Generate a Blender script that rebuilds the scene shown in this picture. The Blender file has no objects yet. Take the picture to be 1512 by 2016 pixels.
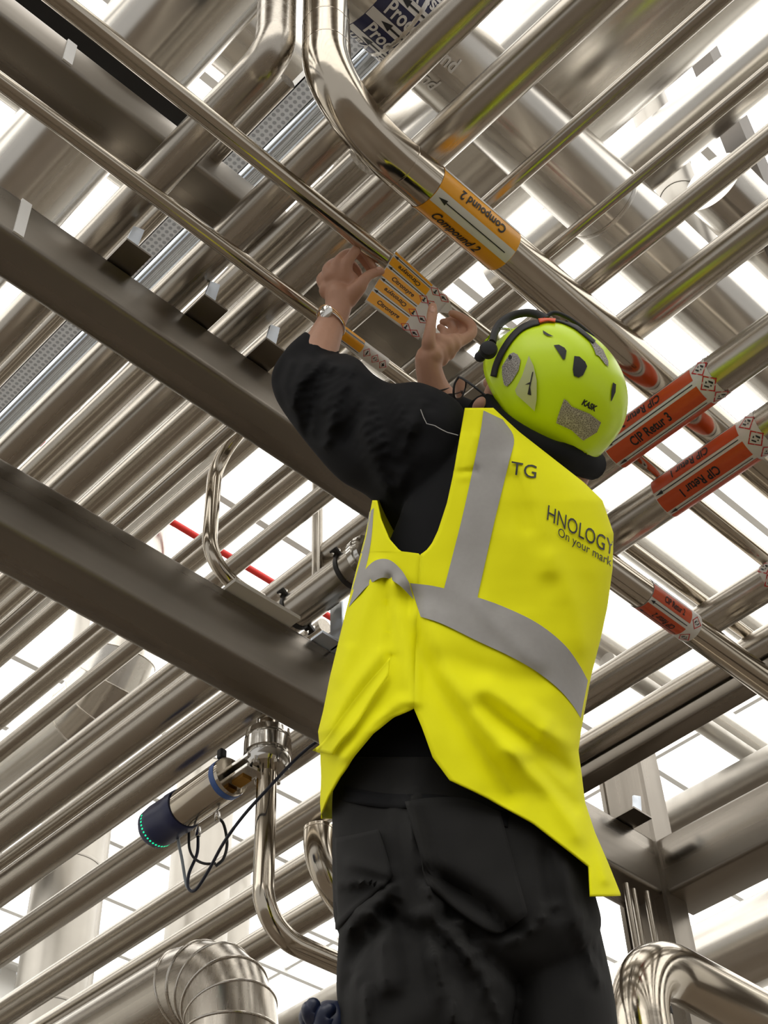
import bpy, bmesh, math, random
import numpy as np
from mathutils import Vector, Matrix

random.seed(7)
SC = bpy.context.scene
COL = SC.collection

# ------------------------------------------------------------------ camera
CZ = 1.5                       # the camera is held 1.5 m above the floor
K = 0.89                       # size of the pipe rack: pipe bores and beam sections come out at usual sizes
FPX = 2815.44                  # focal length in pixels of a 1512 x 2016 frame
PITCH, ROLL, YAW = [math.radians(v) for v in (45.768, -2.7416, 45.914)]


def _basis():
    F = np.array([0, math.cos(PITCH), math.sin(PITCH)])
    U = np.array([0, -math.sin(PITCH), math.cos(PITCH)])
    X = np.array([1.0, 0, 0])
    X2 = math.cos(ROLL) * X + math.sin(ROLL) * U
    U2 = -math.sin(ROLL) * X + math.cos(ROLL) * U
    M = np.array([[math.cos(YAW), math.sin(YAW), 0], [-math.sin(YAW), math.cos(YAW), 0], [0, 0, 1]])
    return M @ X2, M @ U2, M @ F


CX, CU, CF = _basis()
CAM = np.array([0.0, 0.0, CZ])
cam_data = bpy.data.cameras.new('camera')
cam_data.sensor_fit = 'VERTICAL'
cam_data.sensor_height = 24.0
cam_data.lens = FPX / 2016.0 * 24.0
cam_data.clip_start = 0.05
cam_data.clip_end = 200
cam = bpy.data.objects.new('camera', cam_data)
COL.objects.link(cam)
cam.matrix_world = Matrix(((CX[0], CU[0], -CF[0], 0), (CX[1], CU[1], -CF[1], 0), (CX[2], CU[2], -CF[2], CZ), (0, 0, 0, 1)))
SC.camera = cam

# ------------------------------------------------------------------ light
world = bpy.data.worlds.new('hall_daylight')
SC.world = world
world.use_nodes = True
wn = world.node_tree.nodes['Background']
wn.inputs[0].default_value = (1.0, 0.985, 0.96, 1)
wn.inputs[1].default_value = 0.62
SC.view_settings.view_transform = 'Standard'
SC.view_settings.look = 'None'
SC.view_settings.exposure = 0.0
SC.view_settings.gamma = 1.0
SC.view_settings.use_curve_mapping = False


# ------------------------------------------------------------------ pixel helpers (a pixel only gives a direction)
def ray(x, y):
    return CF + CX * (x - 756) / FPX - CU * (y - 1008) / FPX


def at_h(x, y, dz):            # point of the pixel's ray at height dz above the camera
    d = ray(x, y)
    return CAM + d * (dz / d[2])


def at_d(x, y, depth):         # point of the pixel's ray at a depth along the view axis
    return CAM + ray(x, y) * depth


def at_y(x, y, v):
    d = ray(x, y)
    return CAM + d * (v / d[1])


def at_x(x, y, v):
    d = ray(x, y)
    return CAM + d * (v / d[0])


def depth_of(p):
    return float((np.asarray(p) - CAM) @ CF)


# ------------------------------------------------------------------ materials
MAT = {}


def new_mat(name):
    m = bpy.data.materials.new(name)
    m.use_nodes = True
    MAT[name] = m
    nt = m.node_tree
    return m, nt, nt.nodes['Principled BSDF']


def steel(name, col, rough, axis, amount=0.12, bump=0.02, fine=70.0, aniso=0.0):
    """stainless steel with drawn streaks along one axis"""
    m, nt, b = new_mat(name)
    b.inputs['Metallic'].default_value = 1.0
    tc = nt.nodes.new('ShaderNodeTexCoord')
    mp = nt.nodes.new('ShaderNodeMapping')
    s = [fine, fine, fine]
    if axis is not None:
        s[axis] = 0.3
    mp.inputs['Scale'].default_value = s
    nt.links.new(tc.outputs['Object'], mp.inputs['Vector'])
    n1 = nt.nodes.new('ShaderNodeTexNoise')
    n1.inputs['Scale'].default_value = 1.0
    n1.inputs['Detail'].default_value = 4.0
    nt.links.new(mp.outputs[0], n1.inputs['Vector'])
    mr = nt.nodes.new('ShaderNodeMapRange')
    mr.inputs['From Min'].default_value = 0.3
    mr.inputs['From Max'].default_value = 0.7
    mr.inputs['To Min'].default_value = max(0.05, rough - amount * 0.6)
    mr.inputs['To Max'].default_value = rough + amount
    nt.links.new(n1.outputs[0], mr.inputs['Value'])
    nt.links.new(mr.outputs[0], b.inputs['Roughness'])
    n2 = nt.nodes.new('ShaderNodeTexNoise')
    n2.inputs['Scale'].default_value = 6.0
    n2.inputs['Detail'].default_value = 3.0
    nt.links.new(tc.outputs['Object'], n2.inputs['Vector'])
    mx = nt.nodes.new('ShaderNodeMix')
    mx.data_type = 'RGBA'
    mx.inputs['A'].default_value = (*[c * 0.88 for c in col], 1)
    mx.inputs['B'].default_value = (*[min(1, c * 1.08) for c in col], 1)
    nt.links.new(n2.outputs[0], mx.inputs['Factor'])
    nt.links.new(mx.outputs['Result'], b.inputs['Base Color'])
    bp = nt.nodes.new('ShaderNodeBump')
    bp.inputs['Strength'].default_value = bump * 10
    bp.inputs['Distance'].default_value = 0.002
    nt.links.new(n1.outputs[0], bp.inputs['Height'])
    nt.links.new(bp.outputs[0], b.inputs['Normal'])
    return m


def plain(name, col, rough=0.6, metal=0.0, var=0.08, scale=25.0, bump=0.0, spec=0.5, emit=None, estr=1.0, sheen=0.0):
    m, nt, b = new_mat(name)
    b.inputs['Metallic'].default_value = metal
    b.inputs['Roughness'].default_value = rough
    b.inputs['Specular IOR Level'].default_value = spec
    if sheen:
        b.inputs['Sheen Weight'].default_value = sheen
    tc = nt.nodes.new('ShaderNodeTexCoord')
    n = nt.nodes.new('ShaderNodeTexNoise')
    n.inputs['Scale'].default_value = scale
    n.inputs['Detail'].default_value = 5.0
    nt.links.new(tc.outputs['Object'], n.inputs['Vector'])
    mx = nt.nodes.new('ShaderNodeMix')
    mx.data_type = 'RGBA'
    mx.inputs['A'].default_value = (*[c * (1 - var) for c in col], 1)
    mx.inputs['B'].default_value = (*[min(1, c * (1 + var)) for c in col], 1)
    nt.links.new(n.outputs[0], mx.inputs['Factor'])
    nt.links.new(mx.outputs['Result'], b.inputs['Base Color'])
    if bump:
        bp = nt.nodes.new('ShaderNodeBump')
        bp.inputs['Strength'].default_value = bump
        bp.inputs['Distance'].default_value = 0.003
        nt.links.new(n.outputs[0], bp.inputs['Height'])
        nt.links.new(bp.outputs[0], b.inputs['Normal'])
    if emit:
        b.inputs['Emission Color'].default_value = (*emit, 1)
        b.inputs['Emission Strength'].default_value = estr
    return m


STC = (0.47, 0.43, 0.372)
for i, ax in enumerate('xyz'):
    steel('steel_' + ax, STC, 0.25, i, amount=0.07, bump=0.007, fine=70)
    steel('polished_' + ax, (0.52, 0.465, 0.385), 0.13, i, amount=0.06, bump=0.006)
    steel('cladding_' + ax, (0.58, 0.55, 0.50), 0.20, i, amount=0.12, bump=0.02, fine=18)
    steel('beam_' + ax, (0.27, 0.243, 0.208), 0.30, i, amount=0.22, bump=0.004, fine=9)
steel('steel_any', (0.60, 0.56, 0.50), 0.22, None, fine=40)
steel('chrome', (0.72, 0.70, 0.66), 0.12, None, amount=0.05, bump=0.0)
steel('sky_tint_steel', (0.72, 0.80, 0.90), 0.14, 1, amount=0.06, bump=0.004)  # sky reflection put into the colour as a pale blue tint
steel('galvanised', (0.80, 0.86, 0.95), 0.5, None, amount=0.2, bump=0.02, fine=30)
plain('white_panel', (0.86, 0.85, 0.82), 0.5, var=0.03, scale=2.0)
steel('duct_grey', (0.40, 0.375, 0.335), 0.38, 2, amount=0.1, bump=0.01, fine=14)
plain('brown_paint', (0.115, 0.095, 0.075), 0.55)
plain('cream_panel', (0.74, 0.70, 0.62), 0.55, var=0.05, scale=2.0)
plain('floor_resin', (0.115, 0.089, 0.064), 0.35, var=0.15, scale=1.2)
plain('roof_glow', (0.9, 0.9, 0.9), 0.5, emit=(1.0, 0.985, 0.95), estr=2.1)  # added glow: lights the hall and burns out the background
plain('red_paint', (0.75, 0.03, 0.02), 0.45)
m_, nt_, b_ = new_mat('perforated_white')
tc_ = nt_.nodes.new('ShaderNodeTexCoord')
vo_ = nt_.nodes.new('ShaderNodeTexVoronoi')
vo_.inputs['Scale'].default_value = 55
vo_.inputs['Randomness'].default_value = 0.0
nt_.links.new(tc_.outputs['Object'], vo_.inputs['Vector'])
rp_ = nt_.nodes.new('ShaderNodeValToRGB')
rp_.color_ramp.elements[0].color = (0.5, 0.5, 0.5, 1)
rp_.color_ramp.elements[1].color = (0.88, 0.88, 0.87, 1)
rp_.color_ramp.elements[0].position = 0.30
rp_.color_ramp.elements[1].position = 0.36
nt_.links.new(vo_.outputs['Distance'], rp_.inputs['Fac'])
nt_.links.new(rp_.outputs['Color'], b_.inputs['Base Color'])
plain('dark_metal', (0.05, 0.047, 0.045), 0.45, metal=0.6)
plain('black_rubber', (0.012, 0.012, 0.013), 0.5)


# ------------------------------------------------------------------ mesh building
WLOC = {}


def nrm(v):
    v = np.asarray(v, float)
    l = np.linalg.norm(v)
    return v / l if l > 1e-12 else v


class MB:
    def __init__(self):
        self.v, self.f, self.m = [], [], []

    def add(self, vs, fs, mi=0):
        k = len(self.v)
        self.v.extend([tuple(map(float, p)) for p in vs])
        self.f.extend([tuple(k + i for i in f) for f in fs])
        self.m.extend([mi] * len(fs))
        return self

    def box(self, lo, hi, mi=0):
        (a, b, c), (d, e, f) = lo, hi
        vs = [(a, b, c), (d, b, c), (d, e, c), (a, e, c), (a, b, f), (d, b, f), (d, e, f), (a, e, f)]
        fs = [(0, 3, 2, 1), (4, 5, 6, 7), (0, 1, 5, 4), (1, 2, 6, 5), (2, 3, 7, 6), (3, 0, 4, 7)]
        return self.add(vs, fs, mi)

    def obox(self, c, ax, ay, az, sx, sy, sz, mi=0):
        c = np.asarray(c, float)
        ax, ay, az = nrm(ax) * sx / 2, nrm(ay) * sy / 2, nrm(az) * sz / 2
        vs = [c + i * ax + j * ay + k * az for k in (-1, 1) for i, j in ((-1, -1), (1, -1), (1, 1), (-1, 1))]
        fs = [(0, 3, 2, 1), (4, 5, 6, 7), (0, 1, 5, 4), (1, 2, 6, 5), (2, 3, 7, 6), (3, 0, 4, 7)]
        return self.add(vs, fs, mi)

    def tube(self, path, rad, n=24, cap=True, mi=0, up=None, flat=1.0, closed=False):
        P = [np.asarray(p, float) for p in path]
        N = len(P)
        R = rad if hasattr(rad, '__len__') else [rad] * N
        T = []
        for i in range(N):
            if closed:
                T.append(nrm(P[(i + 1) % N] - P[i - 1]))
            else:
                T.append(nrm(P[min(i + 1, N - 1)] - P[max(i - 1, 0)]))
        u = np.array(up, float) if up is not None else (np.array([0, 0, 1.0]) if abs(T[0][2]) < 0.9 else np.array([1.0, 0, 0]))
        u = nrm(u - T[0] * (u @ T[0]))
        vs, fs = [], []
        for i in range(N):
            u = nrm(u - T[i] * (u @ T[i]))
            w = np.cross(T[i], u)
            for k in range(n):
                a = 2 * math.pi * k / n
                vs.append(P[i] + R[i] * (math.cos(a) * u * flat + math.sin(a) * w))
        last = N if closed else N - 1
        for i in range(last):
            j = (i + 1) % N
            for k in range(n):
                l = (k + 1) % n
                fs.append((i * n + k, i * n + l, j * n + l, j * n + k))
        if cap and not closed:
            fs.append(tuple(range(n))[::-1])
            fs.append(tuple((N - 1) * n + k for k in range(n)))
        return self.add(vs, fs, mi)

    def lathe(self, base, axis, prof, n=32, mi=0, up=None):
        base = np.asarray(base, float)
        t = nrm(axis)
        P = [base + t * h for h, r in prof]
        u = np.array([0, 0, 1.0]) if abs(t[2]) < 0.9 else np.array([1.0, 0, 0])
        u = nrm(u - t * (u @ t))
        w = np.cross(t, u)
        vs, fs = [], []
        for (h, r), p in zip(prof, P):
            for k in range(n):
                a = 2 * math.pi * k / n
                vs.append(p + r * (math.cos(a) * u + math.sin(a) * w))
        for i in range(len(prof) - 1):
            for k in range(n):
                l = (k + 1) % n
                fs.append((i * n + k, i * n + l, (i + 1) * n + l, (i + 1) * n + k))
        fs.append(tuple(range(n))[::-1])
        fs.append(tuple((len(prof) - 1) * n + k for k in range(n)))
        return self.add(vs, fs, mi)

    def build(self, name, mats, parent=None, smooth=40, solidify=None, subsurf=0, bevel=None, origin=None):
        V = np.array(self.v)
        if origin is None:
            lo, hi = V.min(0), V.max(0)
            origin = np.array([(lo[0] + hi[0]) / 2, (lo[1] + hi[1]) / 2, lo[2]])
        me = bpy.data.meshes.new(name)
        me.from_pydata([tuple(p) for p in V - origin], [], self.f)
        for mt in (mats if isinstance(mats, (list, tuple)) else [mats]):
            me.materials.append(MAT[mt])
        me.polygons.foreach_set('material_index', self.m)
        me.update()
        if smooth:
            me.polygons.foreach_set('use_smooth', [True] * len(me.polygons))
            me.set_sharp_from_angle(angle=math.radians(smooth))
        o = bpy.data.objects.new(name, me)
        COL.objects.link(o)
        WLOC[o.name] = np.array(origin, float)
        if parent is not None:
            o.parent = parent
            o.location = origin - WLOC[parent.name]
        else:
            o.location = origin
        if bevel:
            b = o.modifiers.new('bevel', 'BEVEL')
            b.width, b.segments, b.limit_method = bevel[0], bevel[1], 'ANGLE'
        if subsurf:
            s = o.modifiers.new('subdivision', 'SUBSURF')
            s.levels = s.render_levels = subsurf
        if solidify:
            s = o.modifiers.new('thickness', 'SOLIDIFY')
            s.thickness, s.offset = solidify, -1
        return o


def tag(o, label, cat, group=None):
    o['label'], o['category'] = label, cat
    if group:
        o['group'] = group
    return o


def thing(name, loc, label, cat, group=None):
    o = bpy.data.objects.new(name, None)
    o.empty_display_size = 0.05
    COL.objects.link(o)
    o.location = loc
    WLOC[o.name] = np.array(loc, float)
    return tag(o, label, cat, group)


def structure(o):
    o['kind'] = 'structure'
    return o


def arc(c, a, b, n, t0=0.0, t1=math.pi / 2):
    """points c + a cos t + b sin t"""
    c, a, b = [np.asarray(v, float) for v in (c, a, b)]
    return [c + a * math.cos(t0 + (t1 - t0) * i / n) + b * math.sin(t0 + (t1 - t0) * i / n) for i in range(n + 1)]


def smooth_path(pts, k=6):
    P = [np.asarray(p, float) for p in pts]
    P = [2 * P[0] - P[1]] + P + [2 * P[-1] - P[-2]]
    out = []
    for i in range(1, len(P) - 2):
        for j in range(k):
            t = j / k
            a, b, c, d = P[i - 1], P[i], P[i + 1], P[i + 2]
            out.append(0.5 * (2 * b + (c - a) * t + (2 * a - 5 * b + 4 * c - d) * t * t + (3 * b - a - 3 * c + d) * t ** 3))
    out.append(P[-2])
    return out

# ------------------------------------------------------------------ the hall
X0, X1, Y0, Y1 = -9.0, 12.0, -9.0, 12.0
ROOF = CZ + 7.2
mb = MB().box((X0, Y0, -0.2), (X1, Y1, 0.0))
structure(mb.build('floor', 'floor_resin', smooth=0))


def ribbed_wall(name, axis, pos, a0, a1, z0, z1, pitch):
    """white trapezoid-profile wall cladding"""
    prof, a = [], a0
    while a < a1 - 1e-6:
        prof += [(a, 0.0), (a + pitch * 0.55, 0.0), (a + pitch * 0.65, 0.045), (a + pitch * 0.9, 0.045)]
        a += pitch
    prof.append((a1, 0.0))
    vs = []
    for z in (z0, z1):
        for s, d in prof:
            vs.append((s, pos + d, z) if axis == 'x' else (pos + d, s, z))
    n = len(prof)
    for z in (z0, z1):
        vs += [(a0, pos + 0.2, z), (a1, pos + 0.2, z)] if axis == 'x' else [(pos + 0.2, a0, z), (pos + 0.2, a1, z)]
    fs = [(i, i + 1, n + i + 1, n + i) for i in range(n - 1)]
    k = 2 * n
    fs.append((k, k + 1, k + 3, k + 2))
    return structure(MB().add(vs, fs).build(name, 'white_panel', smooth=0))


ribbed_wall('wall_north', 'x', Y1, X0, X1, 0.0, ROOF, 0.30)
ribbed_wall('wall_east', 'y', X1, Y0, Y1, 0.0, ROOF, 0.30)

ceil = structure(MB().box((X0, Y0, ROOF), (X1, Y1, ROOF + 0.15)).build('ceiling', 'white_panel', smooth=0))
# ribs of the roof deck and glowing panels between them, added to light the hall
for i in range(27):
    y = Y0 + 0.4 + i * 0.78
    MB().box((X0, y, ROOF - 0.10), (X1, y + 0.05, ROOF + 0.01)).build('deck_rib', 'white_panel', ceil, smooth=0)
k = 0
for i in range(26):
    y = Y0 + 0.4 + i * 0.78
    k += 1
    w = structure(MB().box((X0 + 0.1, y + 0.06, ROOF - 0.035), (X1 - 0.1, y + 0.77, ROOF - 0.005)).build('added_glow_panel_%d' % k, 'roof_glow', smooth=0))
    for j in range(5):
        x = X0 + 0.1 + j * 4.4
        MB().box((x, y + 0.055, ROOF - 0.06), (x + 0.04, y + 0.775, ROOF - 0.03)).build('added_panel_bar', 'white_panel', w, smooth=0)


# ------------------------------------------------------------------ beams of the pipe rack
def tan_a(x, y):
    d = ray(x, y)
    return d[0] / d[2]


def tan_b(x, y):
    d = ray(x, y)
    return d[1] / d[2]


def beam_b(name, label, y0, y1, z0, z1, x0, x1, rad=0.014):
    """hollow-section beam along X with rounded corners"""
    prof = []
    for (cy, cz, a0) in ((y0 + rad, z0 + rad, math.pi), (y1 - rad, z0 + rad, 1.5 * math.pi), (y1 - rad, z1 - rad, 0), (y0 + rad, z1 - rad, math.pi / 2)):
        for k in range(5):
            a = a0 + k * math.pi / 8
            prof.append((cy + rad * math.cos(a), cz + rad * math.sin(a)))
    n = len(prof)
    vs = [(x, a, b + CZ) for x in (x0, x1) for a, b in prof]
    fs = [(i, (i + 1) % n, n + (i + 1) % n, n + i) for i in range(n)] + [tuple(range(n))[::-1], tuple(range(n, 2 * n))]
    root = thing(name, ((x0 + x1) / 2, (y0 + y1) / 2, z0 + CZ), label, 'beam')
    MB().add(vs, fs).build('hollow_section', 'beam_x', root, smooth=30)
    return root


def beam_a(name, label, x0, x1, z0, z1, y0, y1, rad=0.014, mat='beam_y'):
    prof = []
    for (cy, cz, a0) in ((x0 + rad, z0 + rad, math.pi), (x1 - rad, z0 + rad, 1.5 * math.pi), (x1 - rad, z1 - rad, 0), (x0 + rad, z1 - rad, math.pi / 2)):
        for k in range(5):
            a = a0 + k * math.pi / 8
            prof.append((cy + rad * math.cos(a), cz + rad * math.sin(a)))
    n = len(prof)
    vs = [(a, y, b + CZ) for y in (y0, y1) for a, b in prof]
    fs = [(i, n + i, n + (i + 1) % n, (i + 1) % n) for i in range(n)] + [tuple(range(n)), tuple(range(n, 2 * n))[::-1]]
    root = thing(name, ((x0 + x1) / 2, (y0 + y1) / 2, z0 + CZ), label, 'beam')
    MB().add(vs, fs).build('hollow_section', mat, root, smooth=30)
    return root


B2Z = 2.45 * K
B2 = (B2Z * 0.9380, B2Z * 1.0003, B2Z, B2Z * 1.086)     # y near, y far, bottom, top (above the camera)
beam2 = beam_b('steel_beam', 'wide brown steel box beam carrying the bent tube and the clamped pipe', B2[0], B2[1], B2[2], B2[3], -3.0, 3.66 * K)
B1Z = 2.80 * K
B1 = (B1Z * 0.6532, B1Z * 0.698, B1Z, B1Z * 1.0545)
beam1 = beam_b('steel_beam', 'steel box beam with small square shoe plates along its upper edge', B1[0], B1[1], B1[2], B1[3], -3.0, 2.15)
B0Z = 3.30 * K
B0 = (B0Z * 0.502, B0Z * 0.546, B0Z, B0Z * 1.036)
beam0 = beam_b('steel_beam', 'dark steel box beam crossing above the labelled thin pipes', B0[0], B0[1], B0[2], B0[3], -3.0, 2.15)
# white strips painting in a bright reflection on the camera-side faces
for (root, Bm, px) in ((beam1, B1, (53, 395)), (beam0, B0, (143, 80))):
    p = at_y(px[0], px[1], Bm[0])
    MB().box((p[0] - 0.012, Bm[0] - 0.004, Bm[2] + CZ + 0.008), (p[0] + 0.012, Bm[0] + 0.001, Bm[3] + CZ - 0.006)).build('reflection_strip', 'white_panel', root, smooth=0)

# cross beam and column where the wide beam ends
GX = (B2Z * 1.473, B2Z * 1.550)
beamG = beam_a('steel_beam', 'heavy steel box beam running out from the column head', GX[0], GX[1], B2Z, B2Z * 1.0845, -3.0, B2[0] + 0.02)
beam_a('steel_beam', 'slim dark rail lying below the pipe next to the column', 2.80, 2.865, 2.36, 2.402, -3.0, B2[0] - 0.002, 0.006)
kx, ky = 3.60 * K, 2.30 * K
root = thing('steel_column', (kx + 0.04, ky + 0.08, 0), 'brown steel column carrying the two heavy beams', 'column')
MB().box((kx, ky, 0.0), (kx + 0.08, ky + 0.14, CZ + 2.72)).build('web', 'beam_z', root, smooth=0)
MB().box((kx - 0.006, ky - 0.014, 0.0), (kx + 0.09, ky, CZ + 2.72)).build('flange', 'beam_z', root, smooth=0)
MB().box((kx - 0.006, ky + 0.14, 0.0), (kx + 0.09, ky + 0.154, CZ + 2.72)).build('flange', 'beam_z', root, smooth=0)


# ------------------------------------------------------------------ pipes
def pipe_a(t0, t1, dz, label, group=None, y=(-3.0, 11.7), mat='steel_y', name='steel_pipe', cat='pipe', n=40):
    a0, a1 = math.atan(t0), math.atan(t1)
    m = (a0 + a1) / 2
    x = dz * math.tan(m)
    r = dz / math.cos(m) * math.sin((a1 - a0) / 2)
    root = thing(name, (x, (y[0] + y[1]) / 2, dz + CZ - r), label, cat, group)
    MB().tube([(x, y[0], dz + CZ), (x, y[1], dz + CZ)], r, n).build('pipe_body', mat, root)
    return root, x, r


def pipe_b(t0, t1, dz, label, group=None, x=(-3.0, 11.7), mat='steel_x', name='steel_pipe', cat='pipe', n=40):
    a0, a1 = math.atan(t0), math.atan(t1)
    m = (a0 + a1) / 2
    y = dz * math.tan(m)
    r = dz / math.cos(m) * math.sin((a1 - a0) / 2)
    root = thing(name, ((x[0] + x[1]) / 2, y, dz + CZ - r), label, cat, group)
    MB().tube([(x[0], y, dz + CZ), (x[1], y, dz + CZ)], r, n).build('pipe_body', mat, root)
    return root, y, r


def ring(parent, c, axis, r, w=0.003, h=0.0015, mat='chrome', name='weld_seam'):
    axis = np.array(axis, float)
    c = np.array(c, float)
    MB().lathe(c - axis * w, axis, [(0, r * 0.99), (0, r + h * 0.6), (w, r + h), (2 * w, r + h * 0.6), (2 * w, r * 0.99)], 40).build(name, mat, parent)


LA = 'stainless pipe packed among the others of the dense rack between the box beams'
GA = 'parallel stainless pipes of the main rack'
FAR = (2.52 * K, 11.7)
MID = (1.36 * K, 11.7)
ALL = (-3.0, 11.7)
PA = {}
for key, t0, t1, dz, yy, lab, grp in (
        ('a2', .3240, .3385, 3.40, MID, LA, GA),
        ('e', .3716, .4045, 3.06, ALL, 'stainless rack pipe right beside the bright smooth pipe', None), ('f', .4056, .4335, 3.30, MID, LA, GA), ('g', .4335, .4705, 3.08, ALL, 'stainless rack pipe running past the bend of the yellow sleeved pipe', None),
        ('h', .4710, .4975, 3.35, MID, LA, GA), ('i', .4960, .5130, 3.60, MID, LA, GA), ('W', .5127, .5275, 3.05, ALL, 'slim stainless rack pipe crossing below the very large duct', None),
        ('k', .5330, .5550, 3.45, MID, LA, GA), ('X', .5856, .5972, 3.05, ALL, 'thinnest stainless pipe of the rack crossing over the yellow sleeved pipe', None),
        ('l', .5945, .6165, 3.45, MID, LA, GA), ('Y', .6280, .6510, 3.05, ALL, 'stainless rack pipe neighbouring the thinnest pipe above the lime helmet', None), ('Z', .6835, .7216, 3.02, ALL, 'stainless rack pipe neighbouring the CIP Retur 3 pipe above the lime helmet', None),
        ('v', .7070, .7565, 2.82, (2.06 * K, 11.7), 'stainless pipe held by black clamps next to the vest', None),
        ('w', .7575, .7815, 3.00, FAR, 'stainless pipe between the clamped pipe and the CIP Retur 3 pipe', None),
        ('R3', .7790, .8290, 2.74, ALL, 'stainless pipe with a red sleeve lettered CIP Retur 3', None),
        ('R1', .8630, .9180, 2.74, ALL, 'stainless pipe whose red sleeve reads CIP Retur 1', None),
        ('z1', .9655, 1.0220, 2.76, FAR, 'stainless rack pipe neighbouring the CIP Retur 1 pipe beyond the wide beam', None), ('BB', 1.0400, 1.0935, 2.76, ALL, 'stainless pipe with a mostly white hazard sleeve near the column', None), ('DD', 1.1190, 1.1770, 2.76, ALL, 'stainless pipe lying just above the slim dark rail', None)):
    PA[key] = pipe_a(t0, t1, dz * K, lab, grp, y=yy) + (dz * K,)
PA['d'] = pipe_a(.3550, .3735, 4.12 * K, 'bright smooth pipe above the rack beside the perforated tray', None, mat='sky_tint_steel') + (4.12 * K,)
# the pipe that turns up beside the vertical run of the yellow sleeved pipe
a0, a1 = math.atan(.2940), math.atan(.3260)
ez = 3.10 * K
ex, er = ez * math.tan((a0 + a1) / 2), ez / math.cos((a0 + a1) / 2) * math.sin((a1 - a0) / 2)
ey = 1.21 * K
e1 = thing('steel_pipe', (ex, ey, ez + CZ - er), 'stainless rack pipe turning upward beside the vertical polished pipe', 'pipe')
MB().tube([(ex, 11.7, ez + CZ), (ex, ey + 0.06, ez + CZ)] + arc((ex, ey + 0.06, ez + CZ + 0.06), (0, 0, -0.06), (0, -0.06, 0), 12)[1:] + [(ex, ey, ez + CZ + 0.36)], er, 40).build('pipe_body', 'steel_y', e1)

# large clad ducts
FZ = 3.78 * K
pipe_a(.1970, .2810, 4.20 * K, 'large polished clad duct above the dark upper beam', None, mat='cladding_y', name='clad_duct', cat='duct', n=64)
dk, dkx, dkr = pipe_a(.4050, .5468, 4.70 * K, 'very large polished duct above the thin pipe', None, mat='cladding_y', name='clad_duct', cat='duct', n=64, y=(-3.0, 6.0))
f1, f1y, f1r = pipe_b(.2710, .3420, FZ, 'clad duct with the dark blue sleeve lettered Process Vand', None, mat='cladding_x', name='clad_duct', cat='duct', n=64)
for xx in (1.20, 1.98, 2.33):
    ring(f1, (xx, f1y, FZ + CZ), (1, 0, 0), f1r, 0.006, 0.003, 'cladding_x', 'lap_seam')

# perforated white tray lying between two rack pipes
tz = 4.28 * K
tr = thing('tray_or_shade_bar', (.347 * tz, 4.0, tz + CZ), 'white perforated cable tray beside the bright smooth pipe', 'cable tray')
MB().box((.3385 * tz, -2.0, tz + CZ), (.3550 * tz, 11.7, tz + CZ + 0.006)).build('tray_floor_or_shade', 'perforated_white', tr, smooth=0)
for xx in (.3385 * tz, .3550 * tz - 0.003):
    MB().box((xx, -2.0, tz + CZ), (xx + 0.003, 11.7, tz + CZ + 0.05)).build('side_rail', 'white_panel', tr, smooth=0)
# flat black bar painting in the shaded gap above the upper beam
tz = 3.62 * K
tr = thing('tray_or_shade_bar', (0.3, .478 * tz, tz + CZ), 'narrow black bar standing in for the shade above the dark upper beam', 'cable tray')
MB().box((-2.0, .470 * tz, tz + CZ), (.30 * tz, .487 * tz, tz + CZ + 0.02)).build('tray_floor_or_shade', 'black_rubber', tr, smooth=0)


def end_cap(root, c, axis, r):
    axis, c = np.array(axis, float), np.array(c, float)
    MB().lathe(c, axis, [(-0.03, r), (-0.03, r + 0.008), (-0.012, r + 0.010), (-0.010, r + 0.004), (-0.006, r + 0.004), (-0.004, r + 0.009), (0.006, r + 0.007), (0.012, r * 0.7)], 40).build('end_cap', 'chrome', root)


root, x, r, dz = PA['v']
end_cap(root, (x, 2.06 * K, dz + CZ), (0, -1, 0), r)

# ------------------------------------------------------------------ colours of the sleeves
plain('orange_film', (0.93, 0.41, 0.010), 0.32, var=0.05)
plain('red_film', (0.62, 0.085, 0.018), 0.32, var=0.05)
plain('white_film', (0.74, 0.72, 0.68), 0.35, var=0.03)
plain('blue_film', (0.016, 0.018, 0.07), 0.3, var=0.05)
plain('ink', (0.012, 0.012, 0.014), 0.5)
plain('sign_red', (0.55, 0.02, 0.02), 0.4)


def text_mesh(txt, size, slant=0.0, step=0.004, squeeze=1.0, bold=0.022):
    """flat lettering centred on the origin, cut into strips so that it can be bent"""
    cu = bpy.data.curves.new('lettering', 'FONT')
    cu.body = txt
    cu.size = size
    cu.align_x, cu.align_y = 'CENTER', 'CENTER'
    cu.shear = slant
    cu.resolution_u = 3
    cu.offset = size * bold
    o = bpy.data.objects.new('lettering', cu)
    COL.objects.link(o)
    dg = bpy.context.evaluated_depsgraph_get()
    me = bpy.data.meshes.new_from_object(o.evaluated_get(dg))
    bpy.data.objects.remove(o)
    bpy.data.curves.remove(cu)
    bm = bmesh.new()
    bm.from_mesh(me)
    bpy.data.meshes.remove(me)
    ys = [v.co.y for v in bm.verts]
    y = min(ys) + step
    while y < max(ys):
        bmesh.ops.bisect_plane(bm, geom=bm.verts[:] + bm.edges[:] + bm.faces[:], plane_co=(0, y, 0), plane_no=(0, 1, 0))
        y += step
    bm.verts.index_update()
    V = np.array([(v.co.x * squeeze, v.co.y) for v in bm.verts])
    Fs = [tuple(v.index for v in f.verts) for f in bm.faces]
    bm.free()
    return V, Fs


def grid2(u0, u1, v0, v1, nu, nv):
    V = [(u0 + (u1 - u0) * i / nu, v0 + (v1 - v0) * j / nv) for j in range(nv + 1) for i in range(nu + 1)]
    Fs = [(j * (nu + 1) + i, j * (nu + 1) + i + 1, (j + 1) * (nu + 1) + i + 1, (j + 1) * (nu + 1) + i) for j in range(nv) for i in range(nu)]
    return V, Fs


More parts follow.
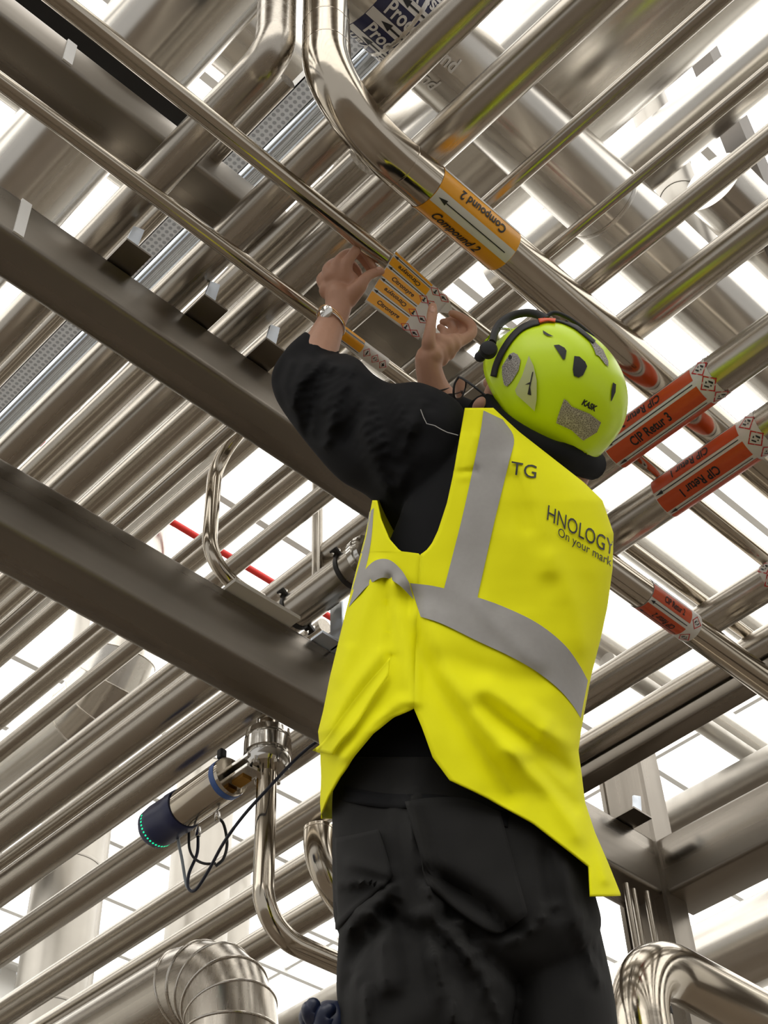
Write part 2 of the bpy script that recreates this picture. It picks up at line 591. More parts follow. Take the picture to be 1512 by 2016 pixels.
class Sleeve:
    """a printed film wrapped round a pipe; u runs along the pipe, angle 0 looks down at the camera"""

    def __init__(self, parent, kind, off, dz, r, s0, s1, flip=1):
        self.kind, self.off, self.dz, self.r = kind, off, dz, r
        self.parent, self.flip = parent, flip
        m = math.atan2(off, dz)
        self.d0 = np.array([-math.sin(m), -math.cos(m)])
        self.e1 = np.array([-math.cos(m), math.sin(m)])
        self.s0, self.s1 = s0, s1
        self.root = None

    def p(self, u, deg, lift):
        a = math.radians(deg)
        q = (self.r + lift) * (math.cos(a) * self.d0 + math.sin(a) * self.e1)
        if self.kind == 'B':
            return (u, self.off + q[0], self.dz + CZ + q[1])
        return (self.off + q[0], u, self.dz + CZ + q[1])

    def put(self, V, Fs, mat, name, lift, parent):
        m = MB()
        m.add([self.p(u, d, lift) for u, d in V], Fs)
        return m.build(name, mat, parent, smooth=60)

    def body(self, mat, lift=0.0008):
        n = 48
        V = [(u, 360.0 * k / n) for u in np.linspace(self.s0, self.s1, 5) for k in range(n)]
        Fs = [(i * n + k, i * n + (k + 1) % n, (i + 1) * n + (k + 1) % n, (i + 1) * n + k) for i in range(4) for k in range(n)]
        self.root = self.put(V, Fs, mat, 'label_sleeve', lift, self.parent)
        return self

    def band(self, u0, u1, d0, d1, mat, name='stripe', lift=0.0014):
        self.put(*grid2(u0, u1, d0, d1, 4, max(2, int(abs(d1 - d0) / 6))), mat, name, lift, self.root)

    def text(self, txt, u, deg, size, turn=1, mat='ink', slant=0.0, squeeze=1.0, run=1, lift=0.0022):
        V, Fs = text_mesh(txt, size, slant, squeeze=squeeze)
        k = math.degrees(1.0 / self.r)
        self.put([(u + turn * run * a, deg + turn * b * k) for a, b in V], Fs, mat, 'lettering', lift, self.root)

    def arrow(self, u0, u1, deg, w=0.0016, head=0.016, hw=0.006, lift=0.0022, mat='ink'):
        k = math.degrees(1.0 / self.r)
        s = 1 if u1 > u0 else -1
        V, Fs = grid2(u0, u1 - s * head, deg - w * k / 2, deg + w * k / 2, 6, 1)
        n = len(V)
        V += [(u1 - s * head, deg - hw * k / 2), (u1 - s * head, deg + hw * k / 2), (u1, deg)]
        Fs.append((n, n + 1, n + 2))
        self.put(V, Fs, mat, 'arrow', lift, self.root)

    def diamond(self, u, deg, size, kind=0):
        k = math.degrees(1.0 / self.r)
        t = size * 0.09
        def rot(a, b):
            c = math.sqrt(0.5)
            return (u + (a * c - b * c), deg + (a * c + b * c) * k)
        h = size / 2
        V, Fs = [], []
        for (a0, a1, b0, b1) in ((-h, h, -h, -h + t), (-h, h, h - t, h), (-h, -h + t, -h, h), (h - t, h, -h, h)):
            n = len(V)
            V += [rot(a0, b0), rot(a1, b0), rot(a1, b1), rot(a0, b1)]
            Fs.append((n, n + 1, n + 2, n + 3))
        sgn = self.put(V, Fs, 'sign_red', 'hazard_frame', 0.0022, self.root)
        q = size / 10
        shapes = [
            [[(-2.4, -2.0), (-0.6, -2.6), (2.6, 1.4), (2.2, 2.6), (0.8, 2.2)], [(-3, -3), (-1.6, -3), (-1.6, -2.2), (-3, -2.2)]],
            [[(-3, 0.4), (0, 1.2), (0.6, 2.6), (-3, 2.0)], [(-0.6, -2.8), (2.8, -2.2), (2.8, -1.2), (-0.6, -1.6)], [(1.2, 0.2), (2.4, 0), (2.2, 1.8), (1.4, 1.4)], [(-2.2, -1.6), (-1.2, -1.2), (-1.6, -0.2), (-2.4, -0.6)]],
            [[(-2.4, -2.4), (2.2, -2.4), (1.4, 0.4), (2.4, 2.2), (0, 1.2), (-2, 2.6), (-1.4, 0.2)]]]
        V, Fs = [], []
        for poly in shapes[kind % 3]:
            n = len(V)
            V += [rot(a * q, b * q) for a, b in poly]
            Fs.append(tuple(range(n, n + len(poly))))
        self.put(V, Fs, 'ink', 'pictogram', 0.0022, self.root)


# ------------------------------------------------------------------ the compound pipe with its bend
CD = 2.88 * K
cy_, cr_ = CD * math.tan((math.atan(.3715) + math.atan(.4135)) / 2), 0.0
a0, a1 = math.atan(.3715), math.atan(.4135)
cr_ = CD / math.cos((a0 + a1) / 2) * math.sin((a1 - a0) / 2)
xr = at_y(642, 60, cy_)[0]
RB = 0.21 * K
zc = CD + CZ
comp = thing('steel_pipe', (xr, cy_, zc - cr_), 'polished pipe bending from vertical to level with the yellow Compound 2 sleeve', 'pipe')
path = [(xr, cy_, CZ + FZ - f1r - 0.004), (xr, cy_, zc + RB + 0.05)] + arc((xr + RB, cy_, zc + RB), (-RB, 0, 0), (0, 0, -RB), 18) + [(xr + RB + 0.05, cy_, zc), (11.7, cy_, zc)]
MB().tube(path, cr_, 48).build('pipe_body', 'polished_x', comp)
for zz in (zc + RB + 0.02, zc + RB + 0.125):
    ring(comp, (xr, cy_, zz), (0, 0, 1), cr_, 0.002, 0.0008, 'polished_z')
ring(comp, (xr + RB + 0.02, cy_, zc), (1, 0, 0), cr_, 0.002, 0.0008, 'polished_x')
u0, u1 = at_h(852, 385, CD - cr_)[0], at_h(1003, 512, CD - cr_)[0]
sl = Sleeve(comp, 'B', cy_, CD, cr_, u0, u1).body('orange_film')
for c in (-2, 88, 178, 268):
    sl.band(u0 + 0.001, u1 - 0.001, c - 18, c + 18, 'white_film')
sl.arrow(u1 - 0.02, u0 + 0.012, -2, w=0.0022, head=0.022, hw=0.011)
um = (u0 + u1) / 2
sl.text('Compound 2', um - 0.018, -43, 0.030, 1, slant=0.25, squeeze=0.82)
sl.text('Compound 2', um + 0.005, 41, 0.030, -1, slant=0.25, squeeze=0.82)

# ------------------------------------------------------------------ the two thin acid pipes
TD = 2.83 * K
c1, c1y, c1r = pipe_b(.4560, .4735, TD, 'thin polished pipe the worker is wrapping with a sticker', None, mat='polished_x')
c2, c2y, c2r = pipe_b(.5390, .5545, TD, 'thin polished pipe with the short yellow and white acid sleeve', None, mat='polished_x', x=(-3.0, 3.2))
u0, u1 = at_h(640, 628, TD)[0], at_h(752, 722, TD)[0]
sl = Sleeve(c2, 'B', c2y, TD, c2r, u0, u1).body('white_film', 0.0012)
uo = at_h(702, 688, TD)[0]
for c in (0, 80, 160, 240):
    sl.band(u0 + 0.001, uo, c - 30, c + 30, 'orange_film', 'stripe', 0.0018)
for c in (40, -40):
    sl.arrow(u0 + 0.003, uo, c, w=0.0014, head=0.001, hw=0.0014)
for i, (px, py) in enumerate(((711, 695), (727, 707), (742, 718))):
    sl.diamond(at_h(px, py, TD)[0], 0, 0.0150, i)

# ------------------------------------------------------------------ red sleeves
def retur(key, num, pL, pR, pEnd, deg0, flips):
    root, x, r, dz = PA[key]
    yb, ya, ye = at_h(*pL, dz - r)[1], at_h(*pR, dz - r)[1], at_h(*pEnd, dz - r)[1]
    sl = Sleeve(root, 'A', x, dz, r, ye, yb).body('white_film')
    k = 0
    for c in (deg0 - 126, deg0 - 63, deg0, deg0 + 63, deg0 + 126):
        sl.band(ya, yb - 0.002, c - 22.5, c + 22.5, 'red_film')
        sl.arrow(ya + 0.006, yb - 0.004, c + 31.5, w=0.002, head=0.02, hw=0.009)
    ym = (ya + yb) / 2
    sl.text('CIP Retur ' + num, ym + 0.012, deg0, 0.031, flips[0], squeeze=0.74, run=-1)
    sl.text('CIP Retur ' + num, ym + 0.012, deg0 + 63, 0.031, flips[1], squeeze=0.74, run=-1)
    yd = (ya + ye) / 2 - 0.005
    for i, c in enumerate((-58, -4, 48, 100)):
        sl.diamond(yd, c, 0.031, 1)
    return sl


retur('R3', '3', (1187, 893), (1372, 768), (1402, 748), -13, (1, -1))
retur('R1', '1', (1288, 990), (1462, 877), (1497, 854), -13, (-1, -1))
root, x, r, dz = PA['BB']
sl = Sleeve(root, 'A', x, dz, r, at_h(1600, 1080, dz - r)[1], at_h(1492, 1145, dz - r)[1]).body('white_film')
ya = at_h(1503, 1138, dz - r)[1]
for c in (-4, 52):
    sl.diamond(ya, c, 0.031, 1)

R2D = 2.56 * K
r2, r2y, r2r = pipe_b(.5630, .6015, R2D, 'stainless pipe with the small red sleeve lettered CIP Retur 2', None, x=(1.98, 11.7), mat='polished_x')
end_cap(r2, (1.98, r2y, R2D + CZ), (-1, 0, 0), r2r)
u0, u1, u2 = at_h(1283, 1180, R2D - r2r)[0], at_h(1360, 1233, R2D - r2r)[0], at_h(1381, 1247, R2D - r2r)[0]
sl = Sleeve(r2, 'B', r2y, R2D, r2r, u0, u2).body('white_film')
for c in (-38, 38, 114, 190, 266):
    sl.band(u0 + 0.001, u1, c - 26, c + 26, 'red_film')
    sl.arrow(u1 - 0.004, u0 + 0.004, c + 38, w=0.0018, head=0.014, hw=0.008)
um = (u0 + u1) / 2
sl.text('CIP Retur 2', um + 0.008, 34, 0.022, 1, squeeze=0.72)
sl.text('CIP Retur 2', um + 0.008, -36, 0.022, -1, squeeze=0.72)
for c in (-42, 30):
    sl.diamond((u1 + u2) / 2, c, 0.024, 1)

# ------------------------------------------------------------------ dark blue sleeve on the clad duct
fz = FZ
u0, u1 = at_h(706, 62, fz - f1r)[0], at_h(862, 122, fz - f1r)[0]
sl = Sleeve(f1, 'B', f1y, fz, f1r, u0 - 0.02, u1).body('blue_film')
for c in (-54, -18, 18, 54):
    sl.band(u0 - 0.019, u1 - 0.001, c - 6.5, c + 6.5, 'white_film')
    sl.arrow(u1 - 0.03, u0 + 0.02, c, w=0.005, head=0.03, hw=0.02)
um = u0 + 0.094
for c, t in ((-36, 1), (0, 1), (36, -1), (-70, -1)):
    sl.text('Process Vand', um + (0.03 if t > 0 else -0.0), c, 0.055, t, 'white_film', squeeze=0.78)

# ------------------------------------------------------------------ shoe brackets on the upper edge of the beam
def shoe(x0, x1, y0, y1, z, top, lab, grp=None):
    root = thing('pipe_shoe', ((x0 + x1) / 2, y0, z + CZ), lab, 'bracket', grp)
    MB().box((x0, y0, z + CZ), (x1, y1 + 0.06, z + CZ + 0.006)).build('base_plate', 'dark_metal' if False else 'beam_y', root, smooth=0)
    xm, w = x0 + 0.002, (x1 - x0) * 0.42
    MB().add([(xm, y0, z + CZ + 0.006), (xm + w, y0, z + CZ + 0.006), (xm + w + 0.010, y0, top + CZ + 0.012), (xm + 0.010, y0, top + CZ),
              (xm, y0 + 0.006, z + CZ + 0.006), (xm + w, y0 + 0.006, z + CZ + 0.006), (xm + w + 0.010, y0 + 0.006, top + CZ + 0.012), (xm + 0.010, y0 + 0.006, top + CZ)],
             [(0, 1, 2, 3), (7, 6, 5, 4), (0, 4, 5, 1), (1, 5, 6, 2), (2, 6, 7, 3), (3, 7, 4, 0)]).build('web_plate', 'galvanised', root, smooth=0)
    return root


LS = 'small square shoe plate with an upright web on the beam edge'
GS = 'shoe plates along the upper edge of the beam'
for px in (0.967, 1.208, 1.41, 1.62):
    shoe(px * K, (px + 0.074) * K, 1.757 * K, 1.824 * K, B1[3] + 0.002, B1[3] + 0.067, LS, GS)
shoe(3.411 * K, 3.506 * K, 2.227 * K, 2.332 * K, B2[3], B2[3] + 0.05, 'larger square shoe plate beside the column head')

# ------------------------------------------------------------------ bent tube standing on the wide beam
hx, hy = 1.675 * K, 2.30 * K
tb = thing('bent_tube', (hx + 0.12, hy, B2[3] + CZ), 'bent steel tube rising from the wide beam and turning away level', 'tube')
zt, zl = CZ + 3.17 * K, CZ + 2.69 * K
P = [(hx, 1.75 * K, zt), (hx, hy - 0.12, zt)] + arc((hx, hy - 0.12, zt - 0.12), (0, 0, 0.12), (0, 0.12, 0), 10)[1:] + [(hx, hy, zl + 0.15)] + arc((hx + 0.11, hy, zl + 0.11), (-0.11, 0, 0), (0, 0, -0.11), 10) + [(hx + 0.17, hy, zl)]
MB().tube(P, 0.019, 28).build('tube_body', 'polished_z', tb)
MB().box((hx + 0.06, hy - 0.035, B2[3] + CZ), (hx + 0.27, hy + 0.035, B2[3] + CZ + 0.011)).build('foot_plate', 'cream_panel', tb, smooth=0)
sx, sy = 2.078 * K, 2.3 * K
st = thing('stand_pipe', (sx, sy, CZ + 2.875 * K), 'thin upright steel tube dropping to the clamped pipe', 'tube')
MB().tube([(sx, sy, CZ + 2.878 * K), (sx, sy, CZ + 4.2 * K)], 0.0155, 24).build('tube_body', 'steel_z', st)
ring(st, (sx, sy, CZ + 2.89 * K), (0, 0, 1), 0.0155, 0.006, 0.004, 'chrome', 'collar')

# clamps of the neighbouring pipe
root, x, r, dz = PA['v']
for yy in (at_h(560, 1190, dz)[1], at_h(668, 1112, dz)[1]):
    cl = thing('pipe_clamp', (x, yy, dz + CZ - r), 'black bolted clamp band round the pipe near the vest', 'clamp', 'clamp bands by the vest')
    MB().lathe((x, yy - 0.006, dz + CZ), (0, 1, 0), [(0, r), (0, r + 0.003), (0.012, r + 0.003), (0.012, r)], 40).build('band', 'dark_metal', cl)
    m = math.atan2(x, dz)
    for s in (1, -1):
        e = np.array([-math.cos(m) * s, 0, math.sin(m) * s])
        c = np.array([x, yy, dz + CZ]) + e * (r + 0.010)
        lug = MB().obox(c, e, (0, 1, 0), np.cross(e, (0, 1, 0)), 0.022, 0.022, 0.012).build('lug', 'dark_metal', cl, bevel=(0.002, 2))
        ax = np.cross(e, (0, 1, 0))
        MB().tube([c - ax * 0.022, c + ax * 0.022], 0.005, 10).build('bolt', 'chrome', lug)
br = thing('angle_bracket', (2.02 * K, 2.30 * K, B2[3] + CZ), 'pale galvanised angle bracket standing beside the clamped pipe', 'bracket')
a = at_h(612, 1258, B2[3] + 0.006)
MB().box((a[0], 2.26 * K, B2[3] + CZ), (a[0] + 0.2, 2.31 * K, B2[3] + CZ + 0.008)).build('foot', 'galvanised', br, smooth=0)
MB().box((a[0] + 0.06, 2.25 * K, B2[3] + CZ), (a[0] + 0.066, 2.30 * K, B2[3] + CZ + 0.14)).build('upright', 'galvanised', br, smooth=0)

# ------------------------------------------------------------------ risers behind the wide beam
yr = 2.70 * K
xv = 2.238 * K
zb = CZ + 1.99 * K
rs = thing('riser_pipe', (xv, yr, zb), 'bare steel riser bending level below the flanged valve', 'pipe')
rr = 0.027
zlow = at_y(650, 1890, yr)[2]
xbend = 0.115
P = [(xv, yr, CZ + 2.685 * K), (xv, yr, zlow + xbend)] + arc((xv + xbend, yr, zlow + xbend), (-xbend, 0, 0), (0, 0, -xbend), 14)[1:] + [(2.75, yr, zlow)] + arc((2.75, yr, zlow - xbend), (0, 0, xbend), (xbend, 0, 0), 14)[1:] + [(2.75 + xbend, yr, 0.0)]
MB().tube(P, rr, 32).build('pipe_body', 'polished_z', rs)
zvv = at_y(530, 1470, yr)[2]
vv = thing('flange_valve', (xv, yr, zvv - 0.08), 'bolted butterfly valve body with round steel flanges on the riser', 'valve')
MB().lathe((xv, yr, zvv - 0.075), (0, 0, 1), [(0, 0.034), (0, 0.050), (0.012, 0.060), (0.030, 0.062), (0.032, 0.056), (0.040, 0.056), (0.042, 0.064), (0.082, 0.064), (0.084, 0.056), (0.092, 0.056), (0.094, 0.063), (0.112, 0.060), (0.122, 0.034)], 40).build('flange_stack', 'chrome', vv)
for k in range(6):
    a = k * math.pi / 3 + 0.3
    c = np.array([xv + 0.052 * math.cos(a), yr + 0.052 * math.sin(a), zvv])
    MB().tube([c - (0, 0, 0.082), c + (0, 0, 0.055)], 0.006, 8).build('bolt', 'chrome', vv)
    MB().lathe(c - (0, 0, 0.090), (0, 0, 1), [(0, 0.009), (0.010, 0.009)], 6).build('nut', 'chrome', vv, smooth=20)

# pneumatic actuator, axis level, pointing away from the riser
xa, za = xv - 0.046, CZ + 2.52 * K
ya0 = 2.80 * K
ac = thing('valve_actuator', (xa, ya0, za), 'steel valve actuator with a blue lit cap and looped black cables', 'actuator')
ra = 0.054
MB().lathe((xa, ya0, za), (0, 1, 0), [(0, 0.03), (0, ra), (0.012, ra + 0.001), (0.20, ra + 0.001), (0.205, ra)], 44).build('cylinder', 'polished_y', ac)
plain('blue_plastic', (0.012, 0.020, 0.085), 0.38)
plain('blue_label', (0.06, 0.14, 0.42), 0.45)
plain('led_green', (0.02, 0.5, 0.2), 0.4, emit=(0.0, 1.0, 0.42), estr=1.1)
cap = MB().lathe((xa, ya0 + 0.20, za), (0, 1, 0), [(0, ra), (0, ra + 0.004), (0.03, ra + 0.006), (0.035, ra + 0.004), (0.10, ra + 0.006), (0.135, ra + 0.002), (0.152, ra - 0.012), (0.158, ra - 0.035)], 44).build('end_cap', 'blue_plastic', ac)
MB().lathe((xa, ya0 + 0.012, za), (0, 1, 0), [(0, ra), (0, ra + 0.002), (0.018, ra + 0.002), (0.018, ra)], 44).build('blue_band', 'blue_label', ac)
mm = math.atan2(xa, za - CZ)
for k in range(16):
    a = math.radians(-60 + k * 10)
    d = -np.array([math.sin(mm), 0, math.cos(mm)]) * math.cos(a) + np.array([-math.cos(mm), 0, math.sin(mm)]) * math.sin(-a)
    c = np.array([xa, ya0 + 0.20 + 0.118, za]) + d * (ra + 0.003)
    MB().obox(c, (0, 1, 0), d, np.cross((0, 1, 0), d), 0.0055, 0.003, 0.0042).build('led', 'led_green', cap, smooth=0)
# yoke between the actuator and the valve
yk = MB()
yk.obox((xa + 0.004, ya0 - 0.04, za + 0.012), (0, 1, 0), (1, 0, 0), (0, 0, 1), 0.10, 0.05, 0.012)
yk.obox((xa + 0.004, ya0 - 0.04, za - 0.020), (0, 1, 0), (1, 0, 0), (0, 0, 1), 0.10, 0.05, 0.012)
yk.build('yoke', 'chrome', ac, bevel=(0.002, 2))
plain('brass', (0.45, 0.24, 0.04), 0.35, metal=0.8)
MB().obox((xa + 0.01, ya0 - 0.03, za - 0.029), (0, 1, 0), (1, 0, 0), (0, 0, 1), 0.045, 0.030, 0.006).build('brass_strip', 'brass', ac, smooth=0)
MB().obox((xa - 0.03, ya0 + 0.01, za + 0.060), (0, 1, 0), (1, 0, 0), (0, 0, 1), 0.02, 0.022, 0.03).build('knob', 'black_rubber', ac, bevel=(0.005, 3))
plain('cable_navy', (0.012, 0.016, 0.035), 0.45)
plain('cable_grey', (0.35, 0.40, 0.44), 0.45)


def cabl(pts, r, mat, name, par, yv):
    MB().tube(smooth_path([at_y(x, y, v) for (x, y, v) in pts], 8), r, 10).build(name, mat, par)


yq = ya0 + 0.27
cabl([(352, 1628, yq), (351, 1655, yq), (358, 1690, yq), (366, 1738, yq), (372, 1750, yq - .02)], 0.0042, 'cable_grey', 'cable', ac, 0)
cabl([(390, 1640, yq - .03), (388, 1680, yq - .03), (372, 1720, yq - .02), (371, 1748, yq - .02), (385, 1752, yq - .05), (410, 1715, yq - .12), (440, 1660, yq - .22), (480, 1605, yq - .33), (530, 1550, yr - .07), (580, 1497, yr - .1), (622, 1462, yr - .16), (670, 1440, yr - .2)], 0.0044, 'cable_navy', 'cable', ac, 0)
cabl([(372, 1638, yq - .02), (373, 1670, yq - .02), (383, 1690, yq - .03), (402, 1700, yq - .06), (425, 1700, yq - .08)], 0.0038, 'black_rubber', 'cable', ac, 0)
cabl([(425, 1608, yq - .1), (440, 1622, yq - .1), (447, 1660, yq - .1), (440, 1690, yq - .1), (425, 1705, yq - .09)], 0.0042, 'black_rubber', 'cable', ac, 0)
for (x, y, v) in ((352, 1630, yq), (375, 1628, yq - .02), (390, 1640, yq - .03), (428, 1610, yq - .1)):
    c = at_y(x, y, v)
    MB().lathe(c - (0, 0, 0.012), (0, 0, 1), [(0, 0.006), (0.002, 0.0075), (0.020, 0.0075), (0.03, 0.006)], 12).build('connector', 'chrome', ac)

# second riser with a reducer, ending under its pipe
yr = 3.02 * K
x2r = at_y(628, 1500, yr)[0]
zq = at_y(628, 1650, yr)[2]
r2s = thing('riser_pipe', (x2r, yr, zq - 0.2), 'polished riser bending behind the trousers', 'pipe')
MB().tube([(x2r, yr, CZ + 2.68 * K), (x2r, yr, zq + 0.02)] + arc((x2r + 0.2, yr, zq), (-0.2, 0, 0), (0, 0, -0.2), 16) + arc((x2r + 0.35, yr, zq - 0.4), (0, 0, 0.2), (0.2, 0, 0), 16) + [(x2r + 0.55, yr, 0.0)], 0.047, 40).build('pipe_body', 'polished_z', r2s)
ring(r2s, (x2r, yr, zq + 0.02), (0, 0, 1), 0.047, 0.002, 0.001, 'polished_z')

# ------------------------------------------------------------------ segmented clad bend, bottom
def clad_bend(name, label, corner, d_in, d_out, R, r, segs, len_in, len_out, mats=('cladding_z', 'cladding_y')):
    """lobster-back bend: corner = meeting point of both axes, d_in = direction of travel before, d_out = after"""
    corner, d_in, d_out = [np.array(v, float) for v in (corner, d_in, d_out)]
    a, b = corner - d_in * R, corner + d_out * R
    cen = corner - d_in * R + d_out * R
    pts = [a - d_in * len_in]
    ang = [math.pi / 2 * (k + 0.0) / segs for k in range(segs + 1)]
    pts += [cen - d_out * R * math.cos(t) + d_in * R * math.sin(t) for t in ang]
    pts.append(b + d_out * len_out)
    root = thing(name, tuple(pts[0]), label, 'duct')
    n = 56
    side = np.cross(d_in, d_out)
    def ringpts(i, rr):
        if i == 0 or i == 1:
            nd = d_in
        elif i >= len(pts) - 2:
            nd = d_out
        else:
            nd = nrm(pts[i + 1] - pts[i - 1])
        w = np.cross(nd, side)
        return [pts[i] + rr * (math.cos(2 * math.pi * k / n) * side + math.sin(2 * math.pi * k / n) * w) for k in range(n)]
    for i in range(len(pts) - 1):
        A, B_ = ringpts(i, r + 0.0015 * (i % 2)), ringpts(i + 1, r + 0.0015 * (i % 2))
        fs = [(k, (k + 1) % n, n + (k + 1) % n, n + k) for k in range(n)]
        fs += [tuple(range(n))[::-1], tuple(range(n, 2 * n))]
        MB().add(A + B_, fs).build('clad_segment', mats[0] if i < len(pts) / 2 else mats[1], root)
        if 0 < i < len(pts) - 1:
            C = ringpts(i, r + 0.0005)
            MB().tube(C, 0.0045, 8, closed=True).build('seam', 'steel_any', root)
    return root


bd = at_y(458, 2010, 3.0)
clad_bend('clad_bend', 'segmented shiny clad bend below the pipe rack', (bd[0], 3.0, bd[2] + 0.17), (0, 0, 1), (0, 1, 0), 0.207, 0.130, 5, 2.6, 3.0, ('steel_z', 'steel_y'))

# ------------------------------------------------------------------ polished bend near the column foot
ye = 1.62
pe = at_y(1345, 1925, ye)
eb = thing('steel_pipe', (pe[0] - 0.1, ye, pe[2] - 1.0), 'thick polished pipe arching over beside the trouser leg', 'pipe')
pl = at_y(1262, 2016, ye)
R = 0.17
zt = pe[2] + 0.0
P = [(pl[0], ye, 0.05), (pl[0], ye, zt - R)] + arc((pl[0] + R, ye, zt - R), (-R, 0, 0), (0, 0, R), 16)[1:] + [(pl[0] + R + 3, ye, zt)]
MB().tube(P, 0.062, 44).build('pipe_body', 'polished_x', eb)

# conduits beside the column
for i, (px, py) in enumerate(((1251, 1850), (1264, 1850), (1290, 1850))):
    q = at_x(px, py, 3.05 + 0.04 * i)
    cd = thing('conduit', (q[0], q[1], 0), 'slim vertical conduit running up beside the column', 'conduit', 'conduits by the column')
    MB().tube([(q[0], q[1], 0.0), (q[0], q[1], CZ + B2Z - 0.02)], 0.009, 12).build('tube_body', 'steel_z', cd)
    for zz in (2.4, 2.9, 3.3):
        ring(cd, (q[0], q[1], zz), (0, 0, 1), 0.009, 0.01, 0.003, 'dark_metal', 'clip')

# ------------------------------------------------------------------ far things seen between the pipes
pipe_a(1.565, 1.79, 3.3, 'thick clad duct behind the heavy beam', None, y=(1.6, 11.7), mat='cladding_y', name='clad_duct', cat='duct', n=64)
q = at_h(215, 1400, 4.9)
tA = (tan_a(0, 1506) + tan_a(0, 1566)) / 2
clad_bend('clad_bend', 'clad duct bending upward behind the left pipes', (tA * 4.9, q[1] - 0.2, CZ + 4.9), (0, -1, 0), (0, 0, 1), 0.34, 0.20, 4, 5.0, 1.6, ('cladding_y', 'cladding_z'))
for i, (px, py, yy, rr) in enumerate(((128, 1860, 7.5, 0.21), (395, 1700, 8.0, 0.24), (455, 1830, 9.0, 0.16), (95, 1990, 6.6, 0.2))):
    q = at_y(px, py, yy)
    vd = thing('clad_duct', (q[0], yy, 0), 'pale upright clad duct far behind the pipe rack', 'duct', 'upright ducts far behind')
    MB().tube([(q[0], yy, 0.0), (q[0], yy, ROOF - 0.12)], rr, 40).build('duct_body', 'duct_grey', vd)
    for k in range(5):
        ring(vd, (q[0], yy, 2.6 + k * 0.9), (0, 0, 1), rr, 0.01, 0.005, 'duct_grey', 'lap_seam')
# red sprinkler main high under the roof
sp = thing('sprinkler_pipe', (3.7, 4.95, CZ + 6.0), 'red sprinkler pipe high under the white roof', 'pipe')
MB().tube([(1.5, 4.955, CZ + 6.0), (5.0, 4.955, CZ + 6.0)], 0.021, 20).build('pipe_body', 'red_paint', sp)
for k in range(3):
    MB().tube([(k * 1.5 + 1.8, 4.955, CZ + 6.016), (k * 1.5 + 1.8, 4.955, ROOF - 0.05)], 0.008, 8).build('hanger', 'steel_any', sp)

# far column and upright duct seen past the right-hand pipes
q = at_d(1466, 300, 6.0)
fc = thing('steel_column', (q[0], q[1], 0), 'far brown steel column rising between the upper pipes', 'column')
MB().box((q[0] - 0.07, q[1] - 0.05, 0), (q[0] + 0.07, q[1] + 0.05, ROOF - 0.11)).build('web', 'brown_paint', fc, smooth=0)
q = at_d(1296, 262, 6.6)
vd = thing('clad_duct', (q[0], q[1], 5.2), 'short upright clad duct with seams above the large sleeve duct', 'duct')
MB().tube([(q[0], q[1], CZ + 4.4), (q[0], q[1], ROOF - 0.11)], 0.09, 36).build('duct_body', 'duct_grey', vd)
for k in range(6):
    ring(vd, (q[0], q[1], CZ + 4.6 + k * 0.25), (0, 0, 1), 0.09, 0.008, 0.004, 'duct_grey', 'lap_seam')
# higher layer of clad ducts crossing under the roof
for i, (t0, t1, dz, x0_, x1_) in enumerate(((.362, .430, 4.75, -3.0, 2.45), (.520, .560, 5.2, -3.0, 9.0), (.640, .690, 5.6, -3.0, 9.0))):
    pipe_b(t0, t1, dz, ('upper clad duct crossing high behind the yellow sleeve', 'slim clad duct crossing high behind the raised hands', 'clad duct crossing high above the shoe plates')[i], None, x=(x0_, x1_), mat='cladding_x', name='clad_duct', cat='duct', n=56)

f2_, f2y, f2r = pipe_b(.205, .262, 4.7, 'slimmer clad duct parallel to the blue sleeved duct', None, x=(3.0, 11.7), mat='cladding_x', name='clad_duct', cat='duct', n=56)
for xx in (3.3, 3.75, 4.2):
    ring(f2_, (xx, f2y, 4.7 + CZ), (1, 0, 0), f2r, 0.008, 0.004, 'cladding_x', 'lap_seam')
pipe_a(.556, .610, 5.3, 'pale clad duct high beside the very large duct', None, mat='cladding_y', name='clad_duct', cat='duct', n=56, y=(-3.0, 2.2))
pipe_a(1.300, 1.375, 4.9, 'pale clad duct seen through the gap above the heavy beam', None, mat='duct_grey', name='clad_duct', cat='duct', n=48, y=(2.0, 11.7))
pipe_b(.665, .690, 5.2, 'slim pipe crossing far behind the slim dark rail', None, x=(5.4, 11.7), mat='duct_grey', n=24)

# ------------------------------------------------------------------ the worker
from mathutils import noise as mnoise

plain('skin', (0.50, 0.27, 0.175), 0.48, var=0.10, scale=60, bump=0.05)
plain('hair_black', (0.008, 0.007, 0.007), 0.55)
plain('hivis', (0.93, 0.91, 0.004), 0.75, var=0.04, scale=8, bump=0.04, spec=0.2)
plain('reflective_grey', (0.33, 0.315, 0.295), 0.5, var=0.06, scale=120)
plain('black_cloth', (0.0042, 0.0042, 0.0050), 0.8, var=0.25, scale=30, spec=0.18)
plain('trouser_cloth', (0.0105, 0.0100, 0.0093), 0.8, var=0.25, scale=20, spec=0.2, bump=0.05, sheen=0.015)
plain('helmet_lime', (0.68, 0.93, 0.004), 0.33, var=0.02, spec=0.45)
plain('helmet_clip', (0.56, 0.60, 0.30), 0.4)
plain('strap_black', (0.010, 0.010, 0.011), 0.6)
plain('buckle_red', (0.80, 0.09, 0.015), 0.45)
plain('gold', (0.80, 0.52, 0.26), 0.25, metal=1.0)
plain('nail', (0.62, 0.36, 0.27), 0.3)
plain('glove_blue', (0.010, 0.016, 0.045), 0.35)
plain('thread_white', (0.6, 0.6, 0.6), 0.7)
m_, nt_, b_ = new_mat('clear_plastic')
b_.inputs['Base Color'].default_value = (0.95, 0.97, 0.97, 1)
b_.inputs['Roughness'].default_value = 0.05
b_.inputs['Transmission Weight'].default_value = 1.0
b_.inputs['IOR'].default_value = 1.2
